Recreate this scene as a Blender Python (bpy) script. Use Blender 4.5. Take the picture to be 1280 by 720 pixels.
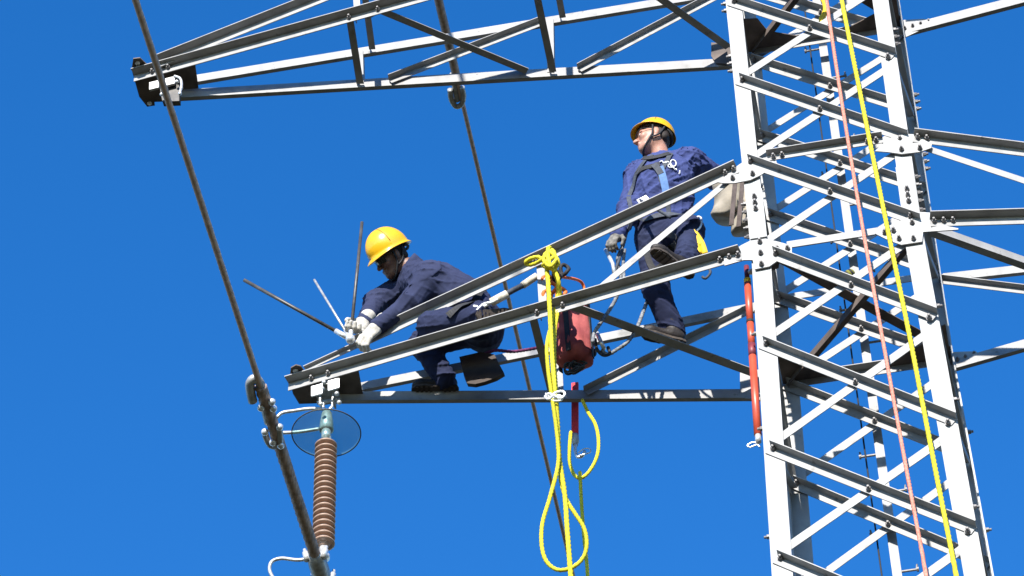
import bpy, bmesh, math, random
import numpy as np
from mathutils import Vector, Matrix
random.seed(7); rng = np.random.default_rng(7)
for o in list(bpy.data.objects): bpy.data.objects.remove(o)
SC = bpy.context.scene; COL = SC.collection

# ------------------------------------------------------------------ camera
FPX, YAW, PITCH, ROLL = 4470.38, -0.17358, 0.80821, -0.02768      # focal length in photo pixels, angles in radians
CAMZ = 1.6                                                        # eye height above the ground
ZA = CAMZ + 17.45556                                              # height of the lower crossarm; geometry below is written relative to it
CAMP = np.array([0.67577, -17.1062, -17.45556])
def cam_axes():
    cy, sy, cp, sp = math.cos(YAW), math.sin(YAW), math.cos(PITCH), math.sin(PITCH)
    fw = np.array([sy*cp, cy*cp, sp]); r = np.array([cy, -sy, 0.0]); u = np.cross(r, fw)
    cr, sr = math.cos(ROLL), math.sin(ROLL)
    return cr*r+sr*u, -sr*r+cr*u, fw
CR, CU, CF = cam_axes()
cd = bpy.data.cameras.new('camera'); cam = bpy.data.objects.new('camera', cd); COL.objects.link(cam)
cd.sensor_width = 36.0; cd.lens = FPX/1280*36.0; cd.clip_start = 0.1; cd.clip_end = 20000
M = Matrix([[CR[i], CU[i], -CF[i], 0] for i in range(3)]+[[0, 0, 0, 1]])
M.translation = Vector((CAMP[0], CAMP[1], CAMP[2]+ZA)); cam.matrix_world = M
SC.camera = cam

# ------------------------------------------------------------------ light
SUN_EL = math.radians(27.5); SUN_AZ = math.radians(3.2)           # behind the camera, a little to the left of the line
sd = Vector((-math.sin(SUN_AZ)*math.cos(SUN_EL), -math.cos(SUN_AZ)*math.cos(SUN_EL), math.sin(SUN_EL)))
sl = bpy.data.lights.new('sun', 'SUN'); sl.energy = 5.0; sl.angle = math.radians(0.53); sl.color = (1.0, 0.955, 0.88)
sun = bpy.data.objects.new('sun', sl); COL.objects.link(sun)
sun.rotation_euler = sd.to_track_quat('Z', 'Y').to_euler(); sun.location = (0, -30, 40)
wd = bpy.data.worlds.new('World'); SC.world = wd; wd.use_nodes = True
nt = wd.node_tree; nt.nodes.clear()
sky = nt.nodes.new('ShaderNodeTexSky'); sky.sky_type = 'NISHITA'; sky.sun_disc = False
sky.sun_elevation = SUN_EL; sky.sun_rotation = math.atan2(sd.x, sd.y)
sky.altitude = 600; sky.air_density = 1.0; sky.dust_density = 0.0; sky.ozone_density = 3.0
hs = nt.nodes.new('ShaderNodeHueSaturation'); hs.inputs['Saturation'].default_value = 1.33; hs.inputs['Hue'].default_value = 0.508
bg = nt.nodes.new('ShaderNodeBackground'); bg.inputs['Strength'].default_value = 0.136
ow = nt.nodes.new('ShaderNodeOutputWorld')
nt.links.new(sky.outputs[0], hs.inputs['Color']); nt.links.new(hs.outputs[0], bg.inputs[0]); nt.links.new(bg.outputs[0], ow.inputs[0])
SC.render.engine = 'CYCLES'
SC.view_settings.view_transform = 'Standard'; SC.view_settings.look = 'None'; SC.view_settings.gamma = 1.0
SC.view_settings.use_curve_mapping = False; SC.view_settings.exposure = 1.12

# ------------------------------------------------------------------ pixel <-> place
def at(px, py, **k):
    d = CF + CR*((px-640)/FPX) + CU*((360-py)/FPX)
    (ax, v), = k.items(); i = 'xyz'.index(ax)
    return CAMP + d*((v-CAMP[i])/d[i])
def proj(P):
    q = np.asarray(P, float)-CAMP; z = q@CF
    return 640+FPX*(q@CR)/z, 360-FPX*(q@CU)/z
def A3(*v): return np.array(v, float)
def nrm(v): v = np.asarray(v, float); return v/np.linalg.norm(v)

# ------------------------------------------------------------------ materials
MATS = {}
def pmat(name, c1, c2=None, rough=0.6, metal=0.0, scale=20.0, bump=0.0, bscale=60.0, spec=0.4, detail=4.0, stain=None, coat=0.0, sub=0.0, stretch=None):
    m = bpy.data.materials.new(name); m.use_nodes = True; n = m.node_tree.nodes; l = m.node_tree.links
    b = n['Principled BSDF']; b.inputs['Roughness'].default_value = rough; b.inputs['Metallic'].default_value = metal
    b.inputs['Specular IOR Level'].default_value = spec
    if coat: b.inputs['Coat Weight'].default_value = coat; b.inputs['Coat Roughness'].default_value = 0.12
    if sub: b.inputs['Subsurface Weight'].default_value = sub; b.inputs['Subsurface Radius'].default_value = (0.02, 0.008, 0.004)
    c2 = c2 or tuple(x*0.8 for x in c1)
    tc = n.new('ShaderNodeTexCoord'); mp = n.new('ShaderNodeMapping'); l.new(tc.outputs['Object'], mp.inputs[0])
    if stretch: mp.inputs['Scale'].default_value = stretch
    ns = n.new('ShaderNodeTexNoise'); ns.inputs['Scale'].default_value = scale; ns.inputs['Detail'].default_value = detail
    l.new(mp.outputs[0], ns.inputs['Vector'])
    cr = n.new('ShaderNodeValToRGB'); cr.color_ramp.elements[0].position = 0.35; cr.color_ramp.elements[1].position = 0.65
    cr.color_ramp.elements[0].color = (*c2, 1); cr.color_ramp.elements[1].color = (*c1, 1)
    l.new(ns.outputs['Fac'], cr.inputs[0]); out = cr.outputs[0]
    for col, thr, ssc in (stain if isinstance(stain, list) else [stain] if stain else []):
        s = n.new('ShaderNodeTexNoise'); s.inputs['Scale'].default_value = ssc; s.inputs['Detail'].default_value = 6; s.inputs['Roughness'].default_value = 0.65
        l.new(tc.outputs['Object'], s.inputs['Vector'])
        sr = n.new('ShaderNodeValToRGB'); sr.color_ramp.elements[0].position = thr; sr.color_ramp.elements[1].position = thr+0.1
        sr.color_ramp.elements[0].color = (0, 0, 0, 1); sr.color_ramp.elements[1].color = (1, 1, 1, 1); l.new(s.outputs['Fac'], sr.inputs[0])
        mx = n.new('ShaderNodeMixRGB'); mx.inputs[2].default_value = (*col, 1); l.new(sr.outputs[0], mx.inputs[0]); l.new(out, mx.inputs[1]); out = mx.outputs[0]
    l.new(out, b.inputs['Base Color'])
    if bump:
        bn = n.new('ShaderNodeTexNoise'); bn.inputs['Scale'].default_value = bscale; bn.inputs['Detail'].default_value = 5; l.new(mp.outputs[0], bn.inputs['Vector'])
        bm = n.new('ShaderNodeBump'); bm.inputs['Strength'].default_value = bump; bm.inputs['Distance'].default_value = 0.01
        l.new(bn.outputs['Fac'], bm.inputs['Height']); l.new(bm.outputs[0], b.inputs['Normal'])
    MATS[name] = m; return m
pmat('galvanised', (0.30, 0.295, 0.29), (0.235, 0.23, 0.225), rough=0.55, scale=9, bump=0.05, bscale=40, spec=0.35, stain=[((0.17, 0.165, 0.155), 0.60, 3.0), ((0.13, 0.12, 0.11), 0.63, 11.0), ((0.17, 0.095, 0.055), 0.70, 16.0)])
pmat('galvanised_leg', (0.34, 0.34, 0.335), (0.265, 0.265, 0.26), rough=0.55, scale=5, bump=0.05, bscale=30, spec=0.35, stain=[((0.25, 0.245, 0.235), 0.60, 2.2), ((0.17, 0.165, 0.155), 0.64, 8.0), ((0.20, 0.12, 0.07), 0.715, 15.0)])
pmat('dark_plate', (0.14, 0.11, 0.095), (0.07, 0.056, 0.05), rough=0.7, scale=7, bump=0.08, bscale=40, spec=0.25)  # darker and browner than the other steel: plan bracing, tip plates, one gusset
pmat('bolt_steel', (0.20, 0.19, 0.185), (0.11, 0.10, 0.10), rough=0.5, scale=50, spec=0.5)
pmat('rod_dark', (0.085, 0.08, 0.075), (0.05, 0.048, 0.045), rough=0.45, metal=0.3, scale=20)
pmat('bright_metal', (0.72, 0.72, 0.72), (0.55, 0.55, 0.55), rough=0.32, metal=0.55, scale=30)
pmat('fitting_metal', (0.45, 0.45, 0.44), (0.28, 0.28, 0.27), rough=0.45, metal=0.4, scale=25, bump=0.05)
pmat('conductor', (0.58, 0.43, 0.35), (0.43, 0.31, 0.245), rough=0.7, scale=30, bump=0.1, bscale=90)
pmat('armor_rod', (0.46, 0.33, 0.27), (0.22, 0.165, 0.135), rough=0.6, scale=22, bump=0.1, bscale=70)
pmat('porcelain_brown', (0.36, 0.245, 0.185), (0.27, 0.175, 0.125), rough=0.42, scale=18, spec=0.5)
pmat('yellow_rope', (0.58, 0.51, 0.018), (0.46, 0.39, 0.012), rough=0.75, scale=60, bump=0.2, bscale=250)
pmat('pink_rope', (0.56, 0.24, 0.175), (0.44, 0.13, 0.09), rough=0.8, scale=90, bump=0.2, bscale=250)
pmat('grey_rope', (0.24, 0.25, 0.26), (0.09, 0.095, 0.11), rough=0.85, scale=60, bump=0.2, bscale=200)
pmat('beige_rope', (0.62, 0.56, 0.46), (0.40, 0.35, 0.27), rough=0.85, scale=40, bump=0.2, bscale=200)
pmat('purple_cord', (0.16, 0.03, 0.10), (0.07, 0.015, 0.06), rough=0.8, scale=40)
pmat('coverall_blue', (0.048, 0.062, 0.170), (0.039, 0.051, 0.145), rough=0.9, scale=5, bump=0.25, bscale=16, spec=0.15)
pmat('coverall_navy', (0.029, 0.035, 0.076), (0.023, 0.028, 0.062), rough=0.9, scale=5, bump=0.25, bscale=16, spec=0.15)
pmat('trouser_navy', (0.022, 0.028, 0.064), (0.017, 0.021, 0.05), rough=0.9, scale=7, bump=0.3, bscale=26, spec=0.15)
pmat('skin', (0.42, 0.225, 0.165), (0.35, 0.17, 0.12), rough=0.5, scale=40, sub=0.06, spec=0.4)
pmat('skin_tan', (0.20, 0.105, 0.072), (0.16, 0.08, 0.055), rough=0.5, scale=40, sub=0.05)
pmat('hair_dark', (0.03, 0.02, 0.015), (0.015, 0.01, 0.008), rough=0.7, scale=120, bump=0.4, bscale=200)
pmat('helmet_yellow', (0.66, 0.36, 0.006), (0.60, 0.32, 0.005), rough=0.28, scale=5, spec=0.5, coat=0.3)
pmat('helmet_mark', (0.25, 0.16, 0.02), (0.12, 0.08, 0.02), rough=0.4)
pmat('boot_leather', (0.026, 0.020, 0.018), (0.014, 0.011, 0.010), rough=0.6, scale=20, bump=0.3, bscale=60)
pmat('boot_sole', (0.07, 0.054, 0.045), (0.036, 0.029, 0.025), rough=0.85, scale=25, bump=0.4, bscale=60)
pmat('glove_pale', (0.46, 0.43, 0.38), (0.33, 0.31, 0.27), rough=0.85, scale=25, bump=0.3, bscale=70)
pmat('glove_dirty', (0.20, 0.185, 0.16), (0.08, 0.075, 0.068), rough=0.85, scale=30, bump=0.3, bscale=80)
pmat('strap_black', (0.022, 0.022, 0.025), (0.012, 0.012, 0.014), rough=0.75, scale=60)
pmat('strap_grey', (0.048, 0.056, 0.075), (0.028, 0.033, 0.045), rough=0.75, scale=50)
pmat('strap_blue', (0.09, 0.19, 0.40), (0.07, 0.15, 0.33), rough=0.7, scale=50)
pmat('strap_yellow', (0.80, 0.52, 0.02), (0.62, 0.38, 0.02), rough=0.7, scale=40)
pmat('bag_red', (0.38, 0.10, 0.095), (0.26, 0.062, 0.064), rough=0.95, scale=9, bump=0.6, bscale=14, spec=0.1)
pmat('bag_orange', (0.75, 0.18, 0.03), (0.55, 0.11, 0.02), rough=0.7, scale=20, bump=0.2)
pmat('canvas', (0.34, 0.295, 0.235), (0.27, 0.235, 0.185), rough=0.9, scale=10, bump=0.35, bscale=30)
pmat('leather_brown_shaded', (0.045, 0.028, 0.02), (0.03, 0.018, 0.013), rough=0.7, scale=15, bump=0.3, bscale=40)  # brown leather, darkened to carry the shade the pouch hangs in
pmat('strap_brown', (0.10, 0.075, 0.07), (0.06, 0.045, 0.042), rough=0.8, scale=30)
pmat('stick_red', (0.50, 0.075, 0.035), (0.42, 0.058, 0.028), rough=0.4, scale=8, spec=0.5)
pmat('stick_dark', (0.20, 0.03, 0.04), (0.13, 0.02, 0.03), rough=0.5, scale=20)
pmat('web_red', (0.62, 0.03, 0.04), (0.45, 0.02, 0.03), rough=0.7, scale=40)
pmat('white_print', (0.80, 0.80, 0.78), (0.66, 0.66, 0.65), rough=0.7, scale=60)
pmat('lens_dark', (0.012, 0.012, 0.014), (0.008, 0.008, 0.01), rough=0.12, spec=0.6)
pmat('olive', (0.16, 0.16, 0.02), (0.10, 0.10, 0.015), rough=0.8, scale=20)
pmat('ground', (0.055, 0.047, 0.030), (0.030, 0.034, 0.016), rough=0.95, scale=0.6, detail=9, bump=0.5, bscale=5, spec=0.1)
pmat('eye_white', (0.7, 0.68, 0.65), (0.6, 0.58, 0.55), rough=0.3)
def glass_mat():
    m = bpy.data.materials.new('insulator_glass'); m.use_nodes = True; n = m.node_tree.nodes; l = m.node_tree.links
    b = n['Principled BSDF']; b.inputs['Base Color'].default_value = (0.55, 0.68, 0.66, 1); b.inputs['Roughness'].default_value = 0.15
    t = n.new('ShaderNodeBsdfTransparent'); t.inputs[0].default_value = (0.72, 0.88, 0.88, 1)
    mx = n.new('ShaderNodeMixShader'); 
    ad = n.new('ShaderNodeValue'); ad.outputs[0].default_value = 0.15
    l.new(ad.outputs[0], mx.inputs[0]); l.new(t.outputs[0], mx.inputs[1]); l.new(b.outputs[0], mx.inputs[2]); l.new(mx.outputs[0], n['Material Output'].inputs[0])
    MATS['glass'] = m
glass_mat()
def clear_mat():
    m = bpy.data.materials.new('clear_lens'); m.use_nodes = True; n = m.node_tree.nodes; l = m.node_tree.links; b = n['Principled BSDF']
    b.inputs['Base Color'].default_value = (0.25, 0.14, 0.11, 1); b.inputs['Roughness'].default_value = 0.08
    t = n.new('ShaderNodeBsdfTransparent'); t.inputs[0].default_value = (0.92, 0.86, 0.84, 1); mx = n.new('ShaderNodeMixShader'); mx.inputs[0].default_value = 0.14
    l.new(t.outputs[0], mx.inputs[1]); l.new(b.outputs[0], mx.inputs[2]); l.new(mx.outputs[0], n['Material Output'].inputs[0])
    MATS['clear_lens'] = m
clear_mat()

# ------------------------------------------------------------------ building blocks (all points relative to the lower crossarm level)
def wpos(o):
    p = Vector((0, 0, 0))
    while o is not None: p = p+o.location; o = o.parent
    return p
def link_mesh(name, V, Fc, mat, parent, smooth=False):
    me = bpy.data.meshes.new(name); V = np.asarray(V, float)
    off = np.array([0, 0, ZA]) - (np.array(wpos(parent)) if parent is not None else 0)
    if parent is None:
        base = V.mean(0).copy(); base[2] = V[:, 2].min()
    else:
        base = (V.min(0)+V.max(0))/2
    me.from_pydata((V-base).tolist(), [], Fc); me.validate(); me.update()
    if mat: me.materials.append(MATS[mat])
    if smooth: me.polygons.foreach_set('use_smooth', [True]*len(me.polygons))
    o = bpy.data.objects.new(name, me); COL.objects.link(o); o.location = Vector(base+off)
    if parent is not None: o.parent = parent
    return o
class MB:
    def __init__(s): s.v = []; s.f = []
    def add(s, V, Fc):
        b = len(s.v); s.v += [tuple(map(float, x)) for x in V]; s.f += [tuple(b+i for i in f) for f in Fc]; return s
    def prism(s, poly, vec):
        n = len(poly); P = [np.asarray(p, float) for p in poly]; vec = np.asarray(vec, float)
        nn = sum((np.cross(P[i]-P[0], P[(i+1) % n]-P[0]) for i in range(n)), np.zeros(3))
        if nn@vec > 0: P = P[::-1]
        V = P+[p+vec for p in P]
        return s.add(V, [tuple(range(n)), tuple(range(2*n-1, n-1, -1))]+[(i, i+n, (i+1) % n+n, (i+1) % n) for i in range(n)])
    def box(s, c, ax, sz):
        c = np.asarray(c, float); a = [nrm(x) for x in ax]
        p = [c+a[0]*(sx*sz[0]/2)+a[1]*(sy*sz[1]/2)-a[2]*(sz[2]/2) for sx, sy in ((-1, -1), (1, -1), (1, 1), (-1, 1))]
        return s.prism(p, a[2]*sz[2])
    def tube(s, pts, r, n=8, cap=True, lobes=0, pitch=0.06, amp=0.18):
        P = np.asarray(pts, float); m = len(P); r = np.broadcast_to(np.asarray(r, float), (m,))
        T = np.gradient(P, axis=0); T /= np.linalg.norm(T, axis=1)[:, None]+1e-12
        u = np.cross(T[0], [0.3, 0.2, 0.93]); u = u/np.linalg.norm(u) if np.linalg.norm(u) > 1e-3 else nrm(np.cross(T[0], [1, 0, 0]))
        L = np.concatenate([[0], np.cumsum(np.linalg.norm(np.diff(P, axis=0), axis=1))])
        V = []
        for i in range(m):
            u = nrm(u-T[i]*(u@T[i])); w = np.cross(T[i], u)
            for k in range(n):
                a = 2*math.pi*k/n; rr = r[i]*(1+amp*math.cos(lobes*(a-2*math.pi*L[i]/pitch)) if lobes else 1)
                V.append(P[i]+(u*math.cos(a)+w*math.sin(a))*rr)
        Fc = [(i*n+k, i*n+(k+1) % n, (i+1)*n+(k+1) % n, (i+1)*n+k) for i in range(m-1) for k in range(n)]
        if cap: Fc += [tuple(range(n))[::-1], tuple((m-1)*n+k for k in range(n))]
        return s.add(V, Fc)
    def lathe(s, o, axis, prof, n=20, cap=True):
        axis = nrm(axis); u = np.cross(axis, [0.12, 0.9, 0.4]); u = nrm(u); w = np.cross(axis, u); o = np.asarray(o, float); V = []
        for r, h in prof:
            for k in range(n):
                a = 2*math.pi*k/n; V.append(o+axis*h+(u*math.cos(a)+w*math.sin(a))*max(r, 1e-4))
        m = len(prof)
        Fc = [(i*n+k, i*n+(k+1) % n, (i+1)*n+(k+1) % n, (i+1)*n+k) for i in range(m-1) for k in range(n)]
        if cap: Fc += [tuple(range(n))[::-1], tuple((m-1)*n+k for k in range(n))]
        return s.add(V, Fc)
    def ball(s, c, r, n=12, ax=None):
        ax = ax or ((1, 0, 0), (0, 1, 0), (0, 0, 1)); r = np.broadcast_to(r, (3,)); c = np.asarray(c, float); A = [np.asarray(x, float) for x in ax]; V = []
        for i in range(1, n):
            t = math.pi*i/n
            for k in range(2*n):
                a = math.pi*k/n; V.append(c+A[0]*r[0]*math.sin(t)*math.cos(a)+A[1]*r[1]*math.sin(t)*math.sin(a)+A[2]*r[2]*math.cos(t))
        m = 2*n; Fc = [(i*m+k, (i+1)*m+k, (i+1)*m+(k+1) % m, i*m+(k+1) % m) for i in range(n-2) for k in range(m)]
        V += [c+A[2]*r[2], c-A[2]*r[2]]; t0 = len(V)-2
        Fc += [(t0, k, (k+1) % m) for k in range(m)]+[(t0+1, (n-2)*m+(k+1) % m, (n-2)*m+k) for k in range(m)]
        return s.add(V, Fc)
    def build(s, name, mat, parent=None, smooth=False): return link_mesh(name, s.v, s.f, mat, parent, smooth)
def spline(pts, step=0.02):
    P = np.asarray(pts, float); P = np.vstack([2*P[0]-P[1], P, 2*P[-1]-P[-2]]); out = []
    for i in range(1, len(P)-2):
        n = max(2, int(np.linalg.norm(P[i+1]-P[i])/step)); t = np.linspace(0, 1, n, endpoint=False)[:, None]
        a, b, c, d = P[i-1], P[i], P[i+1], P[i+2]
        out.append(0.5*(2*b+(c-a)*t+(2*a-5*b+4*c-d)*t**2+(3*b-a-3*c+d)*t**3))
    return np.vstack(out+[P[-2][None]])
def rope(name, pts, r, mat, parent=None, pitch=None, step=None, amp=0.17):
    step = step or max(0.008, r*0.9)
    return MB().tube(spline(pts, step), r, n=12, lobes=3, pitch=pitch or r*7, amp=amp).build(name, mat, parent, True)
def empty(name, loc, label=None, cat=None, group=None):
    o = bpy.data.objects.new(name, None); COL.objects.link(o); o.location = (loc[0], loc[1], loc[2]+ZA); o.empty_display_size = 0.2
    return tag(o, label, cat, group)
def tag(o, label=None, cat=None, group=None, kind=None):
    for k, v in (('label', label), ('category', cat), ('group', group), ('kind', kind)):
        if v: o[k] = v
    return o

# ------------------------------------------------------------------ ground
g = 6000.0
go = link_mesh('ground', [(-g, -g, -ZA), (g, -g, -ZA), (g, g, -ZA), (-g, g, -ZA)], [(0, 1, 2, 3)], 'ground', None)
tag(go, 'dry grassy earth under the lattice tower', 'ground', kind='structure')

# ------------------------------------------------------------------ lattice tower
H1, HU, WX, WY = 0.87376, 3.59787, 0.575, 0.66469
def corner(sx, sy, z):
    tx, ty = (-0.00139, -0.00267) if z > 0 else (0.02104, 0.02393)
    x = sx*(WX-tx*z)
    if sy > 0: x += (0.012 if sx < 0 else 0.074)
    return A3(x, sy*(WY-ty*z), z)
tower = empty('lattice_tower', (0, 0, -ZA), 'grey galvanised steel lattice tower with crossarms at several heights', 'tower')
bolt_mesh = None
def bolt_proto():
    b = MB()
    b.lathe((0, 0, 0), (0, 0, 1), [(0.021, 0.0), (0.021, 0.004)], 10)
    b.lathe((0, 0, 0), (0, 0, 1), [(0.0165, 0.004), (0.0165, 0.021), (0.014, 0.023)], 6)
    b.lathe((0, 0, 0), (0, 0, 1), [(0.0095, 0.021), (0.0095, 0.038), (0.007, 0.040)], 8)
    me = bpy.data.meshes.new('bolt'); me.from_pydata(b.v, [], b.f); me.update(); me.materials.append(MATS['bolt_steel']); return me
bolt_mesh = bolt_proto()
def bolt(pos, axis, parent, s=1.0):
    o = bpy.data.objects.new('bolt', bolt_mesh); COL.objects.link(o); o.parent = parent
    o.location = Vector(np.asarray(pos, float)+[0, 0, ZA])-wpos(parent)
    q = Vector(axis).to_track_quat('Z', 'Y'); o.rotation_mode = 'QUATERNION'; o.rotation_quaternion = q @ __import__('mathutils').Quaternion((0, 0, 1), random.random()*6)
    o.scale = (s, s, s); return o
def angle(name, p0, p1, u, v, wu, wv, t=0.007, mat='galvanised', parent=None, mb=None):
    p0 = np.asarray(p0, float); p1 = np.asarray(p1, float); d = nrm(p1-p0)
    u = nrm(np.asarray(u, float)-d*(np.asarray(u, float)@d)); v = np.asarray(v, float); v = v-d*(v@d); v = nrm(v-u*(u@v))
    pr = [(0, 0), (wu, 0), (wu, t), (t, t), (t, wv), (0, wv)]
    P0 = [p0+u*a+v*b for a, b in pr]
    m = mb or MB(); m.prism(P0, p1-p0)
    if mb is None: return m.build(name, mat, parent or tower)
OUT, IN, DN, UP = A3(0, -1, 0), A3(0, 1, 0), A3(0, 0, -1), A3(0, 0, 1)

# legs: L angles, bolted splice at the lower crossarm
LW1, LW2, ZTOP = 0.112, 0.128, 2*HU+H1+0.35
legs = {}
for sx in (-1, 1):
    for sy in (-1, 1):
        up = angle('leg', corner(sx, sy, -0.02), corner(sx, sy, ZTOP), A3(-sx, 0, 0), A3(0, -sy, 0), LW1, LW1, 0.011, 'galvanised_leg')
        lo = angle('leg', corner(sx, sy, -ZA), corner(sx, sy, -0.025), A3(-sx, 0, 0), A3(0, -sy, 0), LW2, LW2, 0.013, 'galvanised_leg')
        legs[sx, sy] = (up, lo)
        # splice plate outside the front flange with three bolts above the joint
        if sy < 0:
            a = corner(sx, sy, 0.12); b = corner(sx, sy, 0.60); o0 = 0.004
            pl = [a+A3(-sx*0.004, -o0, 0), a+A3(-sx*(LW1+0.006), -o0, 0), b+A3(-sx*(LW1+0.006), -o0, 0), b+A3(-sx*0.004, -o0, 0)]
            sp = MB().prism(pl, A3(0, -0.010, 0)).build('splice_plate', 'galvanised_leg', tower)
            zs = (0.52, 0.46, 0.40) if sx < 0 else (0.36, 0.30, 0.24)
            for z in zs: bolt(corner(sx, sy, z)+A3(-sx*0.062, -0.014, 0), OUT, sp)
            for z in (0.55, 0.47, 0.39, 0.31, 0.22): bolt(corner(sx, sy, z)+A3(sx*0.001, 0.06, 0), A3(sx, 0, 0), up)
        for z in (1.95, 2.03, 2.11, 2.62, 2.70, 2.78): bolt(corner(sx, sy, z)+A3(sx*0.001, 0.06*(-sy), 0), A3(sx, 0, 0), up)
        for z in (-0.72, -1.60, -2.55): bolt(corner(sx, sy, z)+A3(sx*0.001, 0.07*(-sy), 0), A3(sx, 0, 0), lo)

# panel points (left end of each falling brace, right end of it)
PZ = [2.62, 1.743, 0.870, -0.005, -0.917, -1.876, -2.82, -3.80, -4.82]
PZ_up = [2.62+0.877*k for k in range(6, 0, -1)]
PZ_all = PZ_up+PZ
def face_pt(sy, sx, z, dx, off):
    c = corner(sx, sy, z); return A3(c[0]-sx*dx, c[1]+off, z)
def dark_brace(sy, zl, zr, off, dxl=0.06, dxr=0.06, w=0.066):
    a = face_pt(sy, -1, zl, dxl-0.035, off); b = face_pt(sy, 1, zr, dxr-0.035, off); d = nrm(b-a); n = np.cross(d, A3(0, 1, 0)); n = n if n[2] > 0 else -n
    h = n*(w*0.60)
    o = angle('diagonal_brace', a+h, b+h, OUT, -n, w, w, 0.0065)
    for q, s in ((face_pt(sy, -1, zl, dxl, off), 1), ((a+b)/2, 1), (face_pt(sy, 1, zr, dxr, off), 1)): bolt(q+OUT*0.0065, OUT, o)
    return o
def light_brace(sy, zl, zr, off, w=0.062):
    a = face_pt(sy, -1, zl, 0.05, off); b = face_pt(sy, 1, zr, 0.05, off); d = nrm(b-a); n = np.cross(d, A3(0, 1, 0)); n = n if n[2] > 0 else -n
    return angle('diagonal_brace', a+n*w*0.5, b+n*w*0.5, IN, -n, w*0.8, w, 0.0065)
for i in range(len(PZ_all)-1):
    zl, zr = PZ_all[i], PZ_all[i+1]
    j = i-len(PZ_up)
    dark_brace(-1, zl-(0.075 if j == 3 else 0), zr+(0.02 if j == 2 else 0), -0.003 if j not in (2, 3) else -0.016, dxl=0.165 if j == 3 else 0.06)
    dark_brace(1, zl, zr, -0.022)
    if i+1 < len(PZ_all):
        light_brace(-1, zr+0.07, zl-0.07, 0.0125); light_brace(1, zr+0.07, zl-0.07, 0.004)
# side faces: single zigzag of flat-faced angles
for sx in (-1, 1):
    for i in range(len(PZ_all)-1):
        zl, zr = PZ_all[i], PZ_all[i+1]; s = 1 if i % 2 else -1
        a = corner(sx, -s, zl-0.05)+A3(-sx*0.014, s*0.05, 0); b = corner(sx, s, zr+0.05)+A3(-sx*0.014, -s*0.05, 0)
        angle('diagonal_brace', a, b, A3(-sx, 0, 0), DN, 0.05, 0.05, 0.006)
# lower body down to the ground, beyond the picture: one joined lattice
mb = MB(); zz = [-4.82, -6.2, -7.8, -9.6, -11.6, -13.8, -16.2, -ZA+0.3]
for i in range(len(zz)-1):
    for (s1, s2, n) in (((-1, -1), (1, -1), A3(0, 1, 0)), ((-1, 1), (1, 1), A3(0, -1, 0)), ((-1, -1), (-1, 1), A3(1, 0, 0)), ((1, -1), (1, 1), A3(-1, 0, 0))):
        for za, zb in ((zz[i], zz[i+1]), (zz[i+1], zz[i])):
            k = 0.016 if za > zb else 0.03
            angle('', corner(*s1, za)+n*k, corner(*s2, zb)+n*k, n, DN, 0.05, 0.06, 0.006, mb=mb)
tag(mb.build('lower_bracing', 'galvanised', tower), kind='stuff')

def gusset(px, y, th=0.008, mat='galvanised_leg', bolts=(), name='gusset_plate'):
    pl = [at(a, b, y=y) for a, b in px]
    o = MB().prism(pl, A3(0, -th, 0)).build(name, mat, tower)
    for a, b in bolts: bolt(at(a, b, y=y-th), OUT, o)
    return o
YG = -WY-0.0005
# front gussets at the lower crossarm's bottom and top chord levels
gusset([(905, 322), (927, 307.5), (938, 302), (957, 299.5), (972, 303), (990, 308), (990, 317), (972, 327), (962, 334), (944, 337.5), (941, 326), (930, 326), (906, 333)], YG-0.0155, 0.009, bolts=[(950, 303), (951, 317), (952, 331), (972, 312), (984.5, 311.5)])
gusset([(1094, 293), (1110, 284), (1150, 266), (1163, 267), (1164, 280), (1198, 286.5), (1198, 288), (1154, 291), (1153, 303), (1127, 307), (1112, 302)], YG-0.0155, 0.009, bolts=[(1106, 291.5), (1117, 289), (1124, 299), (1142, 299), (1138, 271)])
gusset([(898, 229), (921, 209), (929, 203.5), (936, 202), (968, 196), (972, 206), (951, 220), (938, 226), (918, 230), (905, 230)], YG-0.0155, 0.009, bolts=[(941, 218), (916, 223.5)])
gusset([(1094, 190), (1108, 175), (1132, 168.5), (1142, 169), (1165, 181), (1164, 186), (1150, 191), (1127, 193.5), (1110, 191)], YG-0.0155, 0.009, bolts=[(1127, 187.5), (1150, 186)])
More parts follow.
